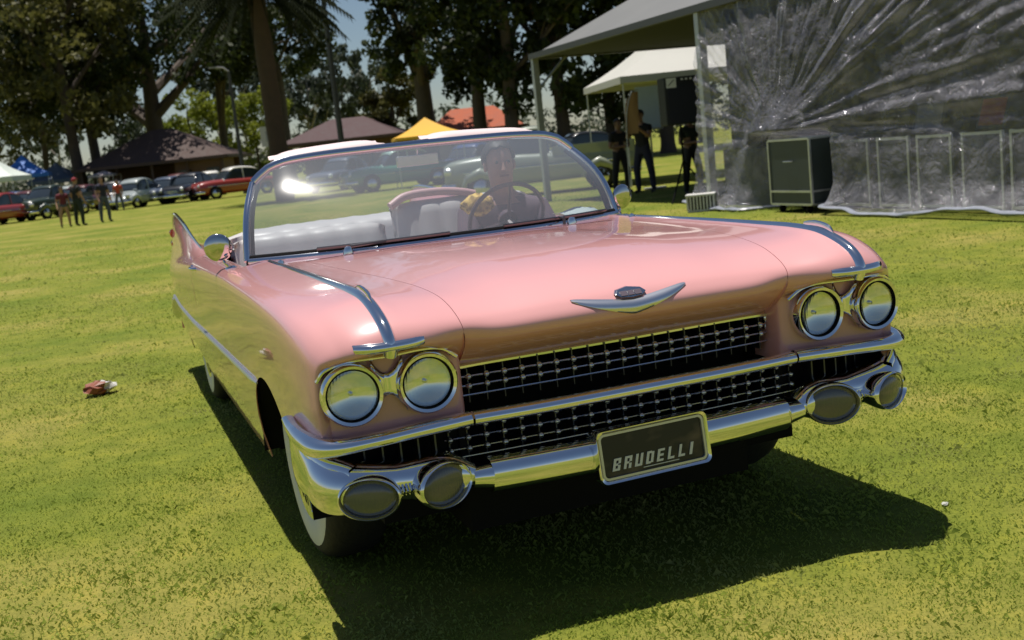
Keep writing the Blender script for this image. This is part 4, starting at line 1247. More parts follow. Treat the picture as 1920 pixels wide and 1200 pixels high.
# row of framed panels along the stage front
edges = [(1535, 1632), (1648, 1708), (1722, 1788), (1806, 1884), (1897, 1990), (2006, 2110)]
BX = 8.22
for k, (a, b) in enumerate(edges):
    ya = on_x(a, 330, BX).y; yb = on_x(b, 330, BX).y
    lab = ['first', 'second', 'third', 'fourth', 'fifth', 'sixth'][k]
    t = empty('stage_barrier', (BX, (ya+yb)/2, 0), 0, lab+' dark framed barrier right of the wheeled case, behind the clear sheet', 'barrier', 'framed barriers along the stage')
    w = abs(ya-yb); H_ = .93
    m = MB(); m.box((.02, 0, .53), (.012, w-.06, H_-.14)); m.build('infill', SKIRT, t, smooth=False)
    for yy in (-w/2+.02, w/2-.02):
        m = MB(); m.box((0, yy, .50), (.035, .035, H_-.02)); m.build('upright', ALU, t, smooth=False)
    for zz in (.08, H_):
        m = MB(); m.box((0, 0, zz), (.034, w-.001, .034)); m.build('rail', ALU, t, smooth=False)
# wheeled flight case in front
cy0, cy1 = on_x(1450, 330, 7.95).y, on_x(1528, 330, 7.95).y
fc = empty('flight_case', (8.02, (cy0+cy1)/2-.16, 0), 0, 'dark wheeled flight case with metal edges standing at the sheet', 'flight case')
w = abs(cy0-cy1)
m = MB(); m.box((.02, 0, .57), (.50, w-.03, .88)); m.build('body', mat('case_laminate', (.035, .045, .05), .4, var=.2, scale=5), fc, smooth=False)
em = MB()
for yy in (-w/2+.015, w/2-.015):
    for xx in (-.235, .275): em.box((xx, yy, .57), (.03, .03, .90))
for zz in (.12, 1.02, .30):
    em.box((-.238, 0, zz), (.028, w-.05, .028)); em.box((.278, 0, zz), (.028, w-.05, .028))
    for yy in (-w/2+.014, w/2-.014): em.box((.02, yy, zz+.001), (.48, .029, .027))
em.build('edge_trim', ALU, fc, smooth=False)
for xx in (-.17, .2):
    for yy in (-w/2+.18, w/2-.18):
        m = MB(); m.lathe([(.05, -.02), (.055, 0), (.05, .02)], (xx, yy, .055), (0, 1, 0), 14); m.box((xx, yy, .115), (.06, .05, .05)); m.build('caster', BLACK, fc)
m = MB(); m.tube([(-.25, -.09, .72), (-.28, -.08, .72), (-.28, .08, .72), (-.25, .09, .72)], .009, 6); m.build('handle', ALU, fc)

# clear plastic sheet hung from the roof edge, gathered over the case
def sheet_pt(u, v):
    """u: 0 far end .. 1 near end (along y), v: 0 bottom .. 1 top"""
    y = lerp(13.66, 4.6, u); z = lerp(.03, 3.22, v)
    cy, cz = 11.25, 1.12
    dy, dz = y-cy, z-cz
    r = math.hypot(dy, dz); a = math.atan2(dz, dy)
    bulge = .20*math.exp(-((y-11.0)/1.0)**2)*math.exp(-((z-1.0)/.55)**2)
    env = min(1, r/.8)*(.4+.6*min(1, r/2.2))
    upper = max(0, min(1, (z-.75)/.45))
    n1 = noise.noise(Vector((a*7.0, r*.35, 1.0))); n2_ = noise.noise(Vector((a*16.0+2, r*.6, 5.0))); n3_ = noise.noise(Vector((a*34.0, r*.9, 9.0)))
    f = ((.5-abs(n1))*1.2+(.5-abs(n2_))*.7+n3_*.35)*.10*env*upper
    f += .022*math.sin(6.3*y+1.7*z)*math.sin(2.1*z+1.3*y)*(1-upper*.6)
    f += .02*noise.noise(Vector((y*3.1, z*3.1, .4)))+.014*(.5-abs(noise.noise(Vector((y*6.0+z*3, z*6.0, 2.4)))))
    x = 8.06-bulge+f
    low = max(0, 1-z/.45)
    x -= .22*low*low+.16*max(0, 1-z/3.2)
    z += (.06*math.sin(y*1.9+.6)+.05*noise.noise(Vector((y*1.2, 0, 0)))+.03)*low
    x += .12*max(0, (z-2.2)/1.0)
    def sm(t): t = max(0, min(1, t)); return t*t*(3-2*t)
    wn_ = sm((y-9.95)/.35)*sm((12.0-y)/.35)*sm((1.16-z)/.14)      # tucked behind the wheeled case
    x = lerp(x, 8.34+.02*math.sin(9*y), wn_)
    return Vector((x, y, z))
m = MB(); m.grid([[sheet_pt(i/260, j/110) for j in range(111)] for i in range(261)])
def sheet_mat():
    m_, n, l, b = nodes('clear_plastic')
    n.remove(b)
    tc = n.new('ShaderNodeTexCoord')
    nt = n.new('ShaderNodeTexNoise'); nt.inputs['Scale'].default_value = 3.2; nt.inputs['Detail'].default_value = 8; nt.inputs['Distortion'].default_value = 1.2
    mp = n.new('ShaderNodeMapping'); mp.inputs['Scale'].default_value = (1, .7, 1.0)
    l.new(tc.outputs['Object'], mp.inputs['Vector']); l.new(mp.outputs['Vector'], nt.inputs['Vector'])
    tr = n.new('ShaderNodeBsdfTransparent'); tr.inputs['Color'].default_value = (.90, .91, .92, 1)
    gl_ = n.new('ShaderNodeBsdfGlossy'); gl_.inputs['Roughness'].default_value = .10; gl_.inputs['Color'].default_value = (.9, .9, 1, 1)
    df = n.new('ShaderNodeBsdfDiffuse'); df.inputs['Color'].default_value = (.74, .72, .79, 1)
    tl = n.new('ShaderNodeBsdfTranslucent'); tl.inputs['Color'].default_value = (.70, .68, .74, 1)
    mu = schlick(n, l, 1.0)
    nb = n.new('ShaderNodeTexNoise'); nb.inputs['Scale'].default_value = 5.5; nb.inputs['Detail'].default_value = 5; nb.inputs['Distortion'].default_value = 1.6
    l.new(tc.outputs['Object'], nb.inputs['Vector'])
    rd = n.new('ShaderNodeMath'); rd.operation = 'SUBTRACT'; rd.inputs[1].default_value = .5; l.new(nb.outputs['Fac'], rd.inputs[0])
    ab = n.new('ShaderNodeMath'); ab.operation = 'ABSOLUTE'; l.new(rd.outputs[0], ab.inputs[0])
    bp = n.new('ShaderNodeBump'); bp.inputs['Strength'].default_value = .8; bp.inputs['Distance'].default_value = .12; bp.invert = True
    l.new(ab.outputs[0], bp.inputs['Height'])
    for q in (gl_, df): l.new(bp.outputs['Normal'], q.inputs['Normal'])
    m1 = n.new('ShaderNodeMixShader'); l.new(mu.outputs[0], m1.inputs['Fac']); l.new(tr.outputs[0], m1.inputs[1]); l.new(gl_.outputs[0], m1.inputs[2])
    ad = n.new('ShaderNodeMixShader'); ad.inputs['Fac'].default_value = .4; l.new(df.outputs[0], ad.inputs[1]); l.new(tl.outputs[0], ad.inputs[2])
    mr = n.new('ShaderNodeMapRange'); mr.inputs['From Min'].default_value = .35; mr.inputs['From Max'].default_value = .7; mr.inputs['To Min'].default_value = .13; mr.inputs['To Max'].default_value = .36
    l.new(nt.outputs['Fac'], mr.inputs['Value'])
    m2 = n.new('ShaderNodeMixShader'); l.new(mr.outputs['Result'], m2.inputs['Fac']); l.new(m1.outputs[0], m2.inputs[1]); l.new(ad.outputs[0], m2.inputs[2])
    l.new(m2.outputs[0], n['Material Output'].inputs['Surface'])
    return m_
sh = m.build('plastic_sheet', sheet_mat(), None, angle=0)
hm = MB(); hp = []
for i in range(120):
    p = sheet_pt(i/119, 0)
    hp.append(Vector((p.x-.03-.03*noise.noise(Vector((i*.21, 3, 0))), p.y, max(.035, p.z+.012+.03*noise.noise(Vector((i*.17, 0, 7)))))))
hm.tube(hp, [(.05+.05*noise.noise(Vector((i*.3, 1, 1))), .024+.02*noise.noise(Vector((i*.33, 5, 1)))) for i in range(120)], 9, up=(0, 0, 1))
hm.build('rolled_hem', mat('milky_plastic', (.27, .29, .34), .35, trans=.0, var=.2, scale=5, bump=.5, bscale=18), sh)
tag(sh, 'clear creased plastic sheet hanging from the stage roof edge down to the grass', 'plastic sheet')

# pyramid tent behind
def tent_local():
    c = spot(1305, 30.5)
    t = gazebo('white pyramid tent with a sagging roof between stage roof and trees', c, -YAW+.10, 5.0, 2.68, 4.6, mat('tent_white', (.50, .49, .44), .6, var=.06, scale=1.2), .16)
    return t
tent_local()
# tan feather banner and pale blue banner
b0 = empty('feather_banner', spot(1188, 24.0), -YAW, 'tan curved feather banner beside the pale blue one', 'banner')
pts = [(-.18, 0, 0), (-.17, 0, .8), (-.12, 0, 1.7), (.02, 0, 2.15), (.16, 0, 2.2)]
MB().tube(crp([Vector(p) for p in pts], 5), .012, 6).build('pole', STEEL, b0)
g = [[Vector((lerp(-.17+.09*(j/10)**2+.10*max(0, (j/10-.6)/.4)**2, .10+.06*(j/10), i/4), .02*math.sin(3*j/10+i), lerp(1.30, 2.16, j/10))) for i in range(5)] for j in range(11)]
MB().grid(g).build('cloth', mat('tan_cloth', (.32, .19, .09), .8, var=.15), b0)
b1 = empty('roll_banner', spot(1219, 26.0), -YAW, 'pale blue upright banner panel behind the two men', 'banner')
m = MB(); m.box((0, 0, 1.85), (.56, .015, .95)); m.build('cloth', mat('pale_blue_cloth', (.55, .66, .90), .7, var=.06), b1, smooth=False)
m = MB(); m.box((0, 0, 1.36), (.60, .05, .04)); m.box((0, .02, .7), (.04, .03, 1.4)); m.box((0, 0, .02), (.5, .3, .03)); m.build('base', STEEL, b1, smooth=False)
# loudspeaker on tripod
sp_loc = spot(1276, 20.5)
st = empty('speaker_stand', sp_loc, -YAW, 'black tripod stand under the loudspeaker', 'stand')
MB().tube([(0, 0, .35), (0, 0, 1.38)], .02, 8).build('pole', BLACK, st)
for k in range(3):
    a = R(90+120*k+20)
    MB().tube([(0, 0, .75), (.5*math.cos(a), .5*math.sin(a), .0)], .016, 6).build('leg', BLACK, st)
    MB().tube([(0, 0, .38), (.27*math.cos(a), .27*math.sin(a), .34)], .010, 6).build('brace', BLACK, st)
ls = empty('loudspeaker', sp_loc+Vector((0, 0, 1.385)), -YAW+.12, 'black loudspeaker box with a white square label on a tripod', 'speaker')
m = MB(); m.box((0, 0, .42), (.62, .45, .84)); m.build('cabinet', mat('speaker_black', (.010, .011, .016), .6, var=.2), ls, smooth=False, bevel=.02)
m = MB(); m.box((.02, -.232, .36), (.54, .012, .66)); m.build('grille_cloth', mat('speaker_cloth', (.014, .015, .03), .85, bump=.3, bscale=200), ls, smooth=False)
m = MB(); m.box((-.18, -.236, .74), (.18, .006, .17)); m.build('label', mat('white_label', (.7, .7, .72), .5), ls, smooth=False)
m = MB(); m.bar((-.24, -.2405, .69), (-.13, -.2405, .79), .02, .004, up=(0, 1, 0)); m.build('label_mark', mat('label_mark_grey', (.2, .2, .24), .5), ls, smooth=False)
for k in range(3):
    m = MB(); m.box((.02+.08*k, -.236, .79), (.04, .006, .03)); m.build('label_strip', mat('white_label', (.7, .7, .72), .5), ls, smooth=False)
# white crate on the grass
cr_loc = ground_at(1316, 396)
ct = empty('crate', cr_loc, -YAW-.25, 'pale ribbed plastic crate on the grass left of the sheet', 'crate')
CRM = mat('crate_plastic', (.62, .61, .58), .5, var=.12, scale=6)
m = MB(); m.box((0, 0, .265), (.46, .34, .03)); m.box((0, 0, .02), (.42, .30, .03)); m.build('body', CRM, ct, smooth=False, bevel=.006)
for k in range(9):
    x = lerp(-.205, .205, k/8)
    for yy in (-.155, .155):
        m = MB(); m.box((x, yy, .142), (.022, .02, .214)); m.build('slat', CRM, ct, smooth=False)
for k in range(6):
    for xx in (-.212, .212):
        m = MB(); m.box((xx, lerp(-.12, .12, k/5), .142), (.02, .022, .214)); m.build('slat', CRM, ct, smooth=False)
m = MB(); m.box((0, 0, .14), (.36, .25, .20)); m.build('contents', mat('crate_contents', (.10, .09, .085), .8), ct, smooth=False)
# ================================================================== parked cars
GLASSD = mat('car_window_glass', (.03, .04, .05), .06, spec=.8)
def parked_car(label, loc, rz, body, roof, L=4.6, W=1.75, H=1.55, style='sedan', trim=True, name='parked_car', chrome_top=True):
    """+x is the front"""
    t = empty(name, loc, rz, label, 'car', 'old cars parked along the trees')
    hw = W/2
    beetle = style == 'beetle'; pick = style == 'pickup'
    belt = H*.60
    # lower body: sections along x
    if beetle: prof = [(-.5, .25, .45, .50), (-.46, .22, .62, .72), (-.36, .2, .86, .84), (-.2, .2, .96, .90), (0, .2, .98, .92), (.18, .2, .96, .90), (.26, .2, .86, .86), (.36, .2, .76, .80), (.45, .22, .62, .66), (.5, .26, .48, .45)]
    elif pick: prof = [(-.5, .35, .86, .92), (-.48, .3, .90, .95), (-.3, .28, .92, .97), (-.02, .26, .95, .98), (.1, .26, .98, .98), (.2, .26, 1.0, .95), (.34, .28, .98, .90), (.45, .3, .93, .82), (.5, .36, .84, .66)]
    else: prof = [(-.5, .34, .72, .78), (-.47, .27, .84, .88), (-.36, .24, .90, .95), (-.2, .22, .93, .99), (0, .22, .95, 1.0), (.14, .22, .96, .99), (.28, .23, .96, .96), (.40, .24, .93, .93), (.47, .28, .86, .88), (.5, .36, .74, .78)]
    m = MB(); rings = []
    P = crp([Vector((a, b, c)) for a, b, c, d in prof], 4); D = crp([Vector((d, 0, 0)) for a, b, c, d in prof], 4)
    for p, d in zip(P, D):
        zb, zt = p.y*H/1.5, p.z*H/1.5; w = hw*d.x; n_ = 20; rg_ = []
        for k in range(n_):
            a = 2*math.pi*k/n_; ca, sa = math.cos(a), math.sin(a)
            ex = .45
            rg_.append(Vector((p.x*L, math.copysign(abs(ca)**ex, ca)*w, (zb+zt)/2+math.copysign(abs(sa)**ex, sa)*(zt-zb)/2)))
        rings.append(rg_)
    m.rings(rings); m.build('body', body, t, angle=60)
    # greenhouse
    if beetle: gh = [(-.40, .80, .55), (-.32, 1.12, .66), (-.18, 1.34, .74), (-.02, 1.47, .78), (.10, 1.44, .78), (.17, 1.30, .76), (.235, .96, .74)]
    elif pick: gh = [(-.06, .95, .80), (-.05, 1.35, .78), (-.03, 1.48, .74), (.06, 1.5, .74), (.12, 1.42, .76), (.17, 1.2, .78), (.21, .98, .80)]
    else: gh = [(-.34, .92, .72), (-.29, 1.16, .74), (-.22, 1.38, .74), (-.12, 1.48, .73), (.0, 1.5, .73), (.06, 1.46, .74), (.12, 1.28, .76), (.19, .96, .80)]
    G = crp([Vector(q) for q in gh], 4)
    gm = MB(); ro = MB(); gr = []; rr2 = []
    for q in G:
        x, zt, w = q.x*L, q.y*H/1.5, hw*q.z; zb = .86*H/1.5
        gr.append([Vector((x, -w*1.08, zb)), Vector((x, -w*1.03, lerp(zb, zt, .5))), Vector((x, -w*.95, lerp(zb, zt, .86))), Vector((x, -w*.72, zt-.015)), Vector((x, 0, zt)), Vector((x, w*.72, zt-.015)), Vector((x, w*.95, lerp(zb, zt, .86))), Vector((x, w*1.03, lerp(zb, zt, .5))), Vector((x, w*1.08, zb))])
    gm.rings(gr, caps=True, closed=False)
    gm.build('window_glass', GLASSD, t, angle=50)
    thr = 1.32 if not beetle else 1.2
    top = [r for r, q in zip(gr, G) if q.y > thr]
    ro.grid([[p+Vector((0, (-.012 if p.y < 0 else .012), .014)) for p in r[2:7]] for r in top]); rf = ro.build('roof', roof, t, angle=60, solid=.02)
    for xi in ((0, len(G)//2, len(G)-1) if not pick else (0, len(G)-1)):
        for sgn in (0, 1):
            r = gr[xi]; sl_ = r[:4] if sgn == 0 else r[5:]
            MB().tube([p+Vector((0, -.012 if sgn == 0 else .012, 0)) for p in sl_], .032, 6).build('pillar', roof, t)
    if beetle or pick:
        for sx, sg in ((.31, 1), (-.31, 1), (.31, -1), (-.31, -1)):
            fm_ = MB(); fm_.tube([(sx*L-.42, sg*hw*.86, .34), (sx*L-.30, sg*hw*.88, .56), (sx*L, sg*hw*.90, .70), (sx*L+.30, sg*hw*.88, .58), (sx*L+.46, sg*hw*.84, .36)], [(.10, .08), (.14, .13), (.16, .15), (.15, .14), (.08, .07)], 10); fm_.build('fender', body, t)
    if pick:
        m = MB()
        for sg in (-1, 1): m.box((-.28*L, sg*hw*.90, .86*H/1.5), (.42*L, .06, .36))
        m.box((-.49*L, 0, .86*H/1.5), (.06, W*.86, .36)); m.build('cargo_bed', body, t, smooth=False)
    wr = .33
    for sx in (.31, -.31):
        for sg in (-1, 1):
            wm = MB(); wm.lathe([(.15, -.08), (wr*.85, -.09), (wr, -.06), (wr, .06), (wr*.85, .09), (.15, .08)], (0, 0, 0), (0, sg, 0), 18); w_ = wm.build('wheel', RUBBER, t); w_.location = (sx*L, sg*(hw-.10), wr)
            hm = MB(); hm.lathe([(wr*.62, .085), (wr*.55, .10), (0, .115)], (0, 0, 0), (0, sg, 0), 16); hm.build('hub_cap', DULLCHROME, w_)
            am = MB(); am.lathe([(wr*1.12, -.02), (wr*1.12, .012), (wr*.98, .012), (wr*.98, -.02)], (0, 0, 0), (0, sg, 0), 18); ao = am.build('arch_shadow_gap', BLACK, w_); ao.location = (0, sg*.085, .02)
    for sx in (1, -1):
        bm_ = MB(); bm_.tube(crp([(sx*(.44*L), -hw*.98, .42), (sx*(.505*L+.04), -hw*.80, .42), (sx*(.505*L+.07), 0, .42), (sx*(.505*L+.04), hw*.80, .42), (sx*(.44*L), hw*.98, .42)], 4), (.03, .065), 8, up=(0, 0, 1)); bm_.build('bumper', CHROME, t)
    hx = (.485 if not beetle else .44)*L; hz = (.70 if not beetle else .66)*H/1.5
    for sg in (-1, 1):
        hm = MB(); hm.lathe([(.11, -.12), (.115, .02), (.10, .05), (.06, .075), (0, .08)], (hx, sg*hw*.70, hz), (1, 0, .08), 16); hm.build('headlight', mat('headlamp', (.75, .76, .74), .12, .5), t)
    if not beetle:
        gm_ = MB()
        for k in range(4): gm_.tube([(.497*L+.02, -hw*.46, .50+.065*k), (.505*L+.03, 0, .50+.065*k), (.497*L+.02, hw*.46, .50+.065*k)], .016, 6)
        gm_.build('front_grille', CHROME, t)
    if trim:
        for sg in (-1, 1):
            MB().tube([(-.42*L, sg*(hw*.985), .62*H/1.5), (0, sg*(hw+.012), .64*H/1.5), (.40*L, sg*(hw*.965), .64*H/1.5)], .014, 6).build('side_trim', CHROME, t)
    return t
def cpaint(name, col): return mat(name, col, .3, coat=1.0)
PR = cpaint('red_car_paint', (.30, .035, .025)); PW = cpaint('cream_car_paint', (.70, .68, .62)); PK = cpaint('black_car_paint', (.014, .014, .016)); PB = cpaint('grey_blue_car_paint', (.075, .095, .14))
PG = cpaint('pale_grey_car_paint', (.34, .38, .38)); PT = cpaint('teal_car_paint', (.035, .20, .14)); PM = cpaint('mint_car_paint', (.45, .66, .56)); PS = cpaint('sage_car_paint', (.26, .29, .22)); PD = cpaint('maroon_car_paint', (.10, .025, .025)); PGR = cpaint('dark_green_car_paint', (.035, .05, .035)); PBL = cpaint('blue_car_paint', (.03, .07, .22))
TOW = -math.pi/2-YAW            # nose pointing at the camera
parked_car('red and white sedan parked left of the windscreen', spot(437, 64.5), TOW-.95, PR, PW, 4.9, 1.85, 1.66)
parked_car('dark sedan parked left of the red and white one', spot(356, 65), TOW-.25, PK, PK, 4.6, 1.8, 1.58)
parked_car('grey blue sedan parked right of the pale grey rounded car', spot(312, 65), TOW-.35, PB, PB, 4.4, 1.7, 1.5)
parked_car('pale grey rounded small car behind the man in dark clothes', spot(255, 63), TOW-.30, PG, PG, 4.1, 1.6, 1.62, 'beetle')
parked_car('maroon sedan parked behind the group of three people', spot(150, 66), TOW-.2, PD, PD, 4.6, 1.75, 1.55)
parked_car('dark pickup truck parked left of the people', spot(93, 60), TOW-.35, PGR, PGR, 4.6, 1.8, 1.70, 'pickup')
parked_car('dark red sedan parked between the pickup and the leftmost car', spot(50, 67), TOW-.4, PD, PD, 4.6, 1.75, 1.55)
parked_car('bright red car with chrome front at the far left edge', spot(-10, 57), TOW-.25, PR, PR, 4.6, 1.8, 1.55)
parked_car('black sedan behind the man with jeans, left of the pale grey rounded car', spot(212, 70), TOW+.1, PK, PK, 4.5, 1.75, 1.6)
parked_car('grey blue sedan with a pale roof behind the dark pickup truck', spot(122, 70), TOW-.3, PB, PG, 4.5, 1.75, 1.58)
parked_car('dark maroon car in the second row, between grey blue and dark sedans', spot(334, 74), TOW-.1, PD, PD, 4.5, 1.75, 1.65)
parked_car('cream car in the second row left of the red and white sedan', spot(392, 75), TOW+.2, PW, PW, 4.5, 1.75, 1.6)
parked_car('blue car in the second row at the far left', spot(24, 74), TOW-.2, PBL, PBL, 4.5, 1.75, 1.6)
parked_car('teal sedan with a mint white roof seen through the windscreen', spot(742, 47), TOW-1.15, PT, PM, 4.6, 1.75, 1.60)
parked_car('grey blue sedan seen through the windscreen left of the teal one', spot(640, 55), TOW-.4, PB, PB, 4.5, 1.75, 1.52)
parked_car('sage green pickup truck standing broadside right of the windscreen', spot(1008, 29.5), TOW-1.62, PS, PS, 4.9, 1.85, 1.72, 'pickup')
parked_car('blue sedan far behind the driver', spot(880, 50), TOW-.5, PBL, PBL, 4.5, 1.75, 1.52)
parked_car('dark sedan far behind the mirror on the right', spot(1085, 46), TOW-1.3, PK, PK, 4.5, 1.75, 1.5)
# ================================================================== people
def person(label, loc, rz, h, shirt, pants, skin, hair, pose='stand', seed=0, name='person', shoes=None, long_sleeve=False, shorts=False, hat=None, fingers=False):
    t = empty(name, loc, rz, label, 'person')
    k = h/1.75
    rg = random.Random(seed)
    V = []; E = []; Rr = []; Z = []
    def j(p, r, zone, parent=None):
        V.append(Vector(p)*k); b_ = 1.14 if zone in 'sp' else 1.0; Rr.append((r[0]*k*b_, r[1]*k*b_) if isinstance(r, tuple) else (r*k*b_, r*k*b_)); Z.append(zone)
        if parent is not None: E.append((parent, len(V)-1))
        return len(V)-1
    sit = pose == 'drive'
    pz = .94
    pel = j((0, 0, pz), (.155, .11), 'p')
    wa = j((0, .01, pz+.14), (.135, .10), 's', pel)
    ch = j((0, .0, pz+.32), (.165, .115), 's', wa)
    up = j((0, .0, pz+.45), (.13, .085), 's', ch)
    nk = j((0, -.01, pz+.53), .055, 'k', up)
    hd0 = j((0, -.025, pz+.60), (.068, .075), 'k', nk)
    hd1 = j((0, -.03, pz+.68), (.076, .095), 'k', hd0)
    hd2 = j((0, -.02, pz+.755), (.070, .085), 'k', hd1)
    j((0, -.015, pz+.79), (.04, .05), 'k', hd2)
    for s in (-1, 1):
        if pose == 'drive': arm = [(s*.19, -.02, pz+.43), (s*.24, -.20, pz+.20), (s*.17, -.42, pz+.22)]
        elif pose == 'folded': arm = [(s*.19, 0, pz+.43), (s*.27, -.02, pz+.15), (s*.06, -.22, pz+.16)]
        elif pose == 'cam': arm = [(s*.19, 0, pz+.43), (s*.26, -.16, pz+.24), (s*.12, -.34, pz+.42)]
        else: arm = [(s*.19, 0, pz+.43), (s*(.25+rg.uniform(0, .04)), .02, pz+.16), (s*(.25+rg.uniform(-.03, .05)), -.08-rg.uniform(0, .08), pz-.08)]
        sh_ = j(arm[0], .068, 's', up)
        um = j(vl(arm[0], arm[1], .55), .054, 's', sh_)
        el = j(arm[1], .044, 's' if long_sleeve else 'k', um)
        wr_ = j(arm[2], .030, 'k', el)
        dv = (Vector(arm[2])-Vector(arm[1])).normalized()
        ha = j(Vector(arm[2])+dv*.055, (.042, .022), 'k', wr_)
        if fingers:
            sd = dv.cross(Vector((0, 0, 1))).normalized()
            for q in range(4):
                f1 = j(Vector(arm[2])+dv*(.105+.008*(1.5-abs(q-1.5)))+sd*(q-1.5)*.022, .0095, 'k', ha)
                j(Vector(arm[2])+dv*(.130+.012*(1.5-abs(q-1.5)))+sd*(q-1.5)*.023+Vector((0, 0, -.03)), .008, 'k', f1)
            t1 = j(Vector(arm[2])+dv*.05+sd*s*-.05, .010, 'k', wr_); j(Vector(arm[2])+dv*.085+sd*s*-.062+Vector((0, 0, -.01)), .008, 'k', t1)
        else:
            j(Vector(arm[2])+dv*.13, (.03, .014), 'k', ha)
        st_ = .06 if pose != 'walk' else 0
        hip = j((s*.09, 0, pz-.06), .088, 'p', pel)
        if pose == 'drive': leg = [(s*.12, -.42, pz-.02), (s*.12, -.55, pz-.40), (s*.12, -.75, pz-.46)]
        elif pose == 'walk': leg = [(s*.10, -.10 if s > 0 else .06, .50), (s*.10, -.16 if s > 0 else .26, .10), None]
        else: leg = [(s*(.11+st_), -.02, .50), (s*(.12+st_), .02, .09), None]
        kn = j(leg[0], .072, 'p' if not shorts else 'k', hip)
        cf = j(vl(leg[0], leg[1], .3)+Vector((0, .01, 0)), .068, 'p' if not shorts else 'k', kn)
        an = j(leg[1], .050, 'p' if not shorts else 'k', cf)
        if leg[2] is None:
            he = j(Vector(leg[1])+Vector((0, .0, -.045)), .040, 'b', an); j(Vector(leg[1])+Vector((s*.02, -.15, -.062)), (.040, .026), 'b', he)
        else: j(leg[2], .035, 'b', an)
    me = bpy.data.meshes.new('body'); me.from_pydata([tuple(v) for v in V], E, [])
    tmp = bpy.data.objects.new('tmp_body', me); COL.objects.link(tmp)
    md = tmp.modifiers.new('skin', 'SKIN'); md.use_smooth_shade = True
    sv = me.skin_vertices[0].data
    for i, r in enumerate(Rr): sv[i].radius = r; sv[i].use_root = (i == 0)
    sd_ = tmp.modifiers.new('sub', 'SUBSURF'); sd_.levels = 2; sd_.render_levels = 2
    dg = bpy.context.evaluated_depsgraph_get()
    bme = bpy.data.meshes.new_from_object(tmp.evaluated_get(dg))
    bpy.data.objects.remove(tmp)
    ms = {'p': pants, 's': shirt, 'k': skin, 'b': shoes or mat('shoe_leather', (.02, .018, .016), .6)}
    order = ['p', 's', 'k', 'b']
    bme.materials.clear()
    for q in order: bme.materials.append(ms[q])
    segs = [(V[a], V[b], Z[b]) for a, b in E]
    for f in bme.polygons:
        c = f.center; best = None
        for a, b, z in segs:
            ab = b-a; tt = max(0, min(1, (c-a).dot(ab)/max(1e-9, ab.length_squared)))
            d = (c-(a+ab*tt)).length
            if best is None or d < best[0]: best = (d, z)
        f.material_index = order.index(best[1]); f.use_smooth = True
    bo = bpy.data.objects.new('body', bme); link(bo, t)
    # hair: shell over crown and back of the head
    hm = MB(); g = []
    for i in range(9):
        row = []
        for q in range(25):
            a = 2*math.pi*q/24; fb = math.sin(a)          # +1 back of the head, -1 forehead
            th = math.pi*i/8*(.50+.16*fb if fb > 0 else .50+.20*fb+.03*math.sin(9*a))
            w_ = 1+.04*math.sin(7*a+i)+.03*math.sin(13*a)
            row.append(Vector((math.sin(th)*math.cos(a)*.084*w_, -.018+.008+math.sin(th)*math.sin(a)*.104*w_, pz+.715+math.cos(th)*.096*(1+.03*math.sin(5*a))))*k)
        g.append(row)
    hm.grid(g)
    hm.build('hair' if hat is None else 'cap', hat or hair, t, angle=0, solid=.006)
    if hat is not None:
        b_ = MB(); b_.grid([[Vector((x*.075, -.10-.075*yy*(1-.3*x*x), pz+.745-.012*yy))*k for x in (-1, -.5, 0, .5, 1)] for yy in (0, .5, 1)]); b_.build('cap_peak', hat, t, solid=.008)
    # face: nose, eyes, mouth, ears
    nm = MB(); nm.add([Vector(p)*k for p in ((-.014, -.122, pz+.655), (.014, -.122, pz+.655), (0, -.148, pz+.657), (0, -.118, pz+.705))], [(0, 1, 2), (0, 2, 3), (1, 3, 2)]); nm.build('nose', skin, t)
    for s in (-1, 1):
        e = MB(); e.lathe([(.0, .007), (.007, .005), (.009, 0)], Vector((s*.032, -.112, pz+.698))*k, (s*.2, -1, 0), 8); e.build('eye', mat('eye_dark', (.04, .03, .03), .3), t)
        e = MB(); e.lathe([(.0, .012), (.016, .010), (.02, 0), (.012, -.01)], Vector((s*.074, -.015, pz+.68))*k, (s, .2, 0), 8, sy=1.5); e.build('ear', skin, t)
    e = MB(); e.box(Vector((0, -.120, pz+.628))*k, (.045*k, .012, .010)); e.build('mouth', mat('lips', (.22, .08, .07), .6), t)
    return t
SK1 = mat('tan_skin', (.36, .20, .13), .55, var=.12, scale=25); SK2 = mat('light_skin', (.40, .22, .17), .6, var=.15, scale=25); SK3 = mat('brown_skin', (.20, .11, .075), .55)
HB = mat('dark_hair', (.016, .012, .010), .6); HG = mat('grey_hair', (.30, .29, .29), .6)
def cloth(n_, c): return mat(n_, c, .85, var=.2, scale=10)
NAVY = cloth('navy_cloth', (.022, .022, .045)); BLK = cloth('black_cloth', (.012, .012, .014)); JEAN = cloth('grey_denim', (.075, .085, .12)); DRED = cloth('dark_red_cloth', (.13, .02, .03)); DGR = cloth('dark_green_cloth', (.02, .028, .022)); PURP = cloth('reflection_tinted_cloth', (.13, .085, .11))  # purple: windscreen reflection put into the driver's shirt colour
g1 = ground_at(125, 426); g2 = ground_at(152, 423); g3 = ground_at(200, 416)
person('person in a dark red top and shorts, leftmost of the three on the lawn', g1, -YAW+.6, 1.52, DRED, JEAN, SK1, HB, seed=1, shorts=True)
person('person in dark clothes and a red cap, middle of the three on the lawn', g2, -YAW+2.6, 1.80, BLK, DGR, SK1, HB, seed=2, hat=mat('red_cap', (.25, .02, .03), .8))
person('person in a dark navy shirt and grey jeans, right of the three on the lawn', g3, -YAW+.9, 1.76, NAVY, JEAN, SK2, HB, seed=3)
person('person in orange red top beside the pale grey rounded car', spot(219, 60), -YAW, 1.62, cloth('orange_red_cloth', (.42, .06, .03)), JEAN, SK1, HB, seed=4)
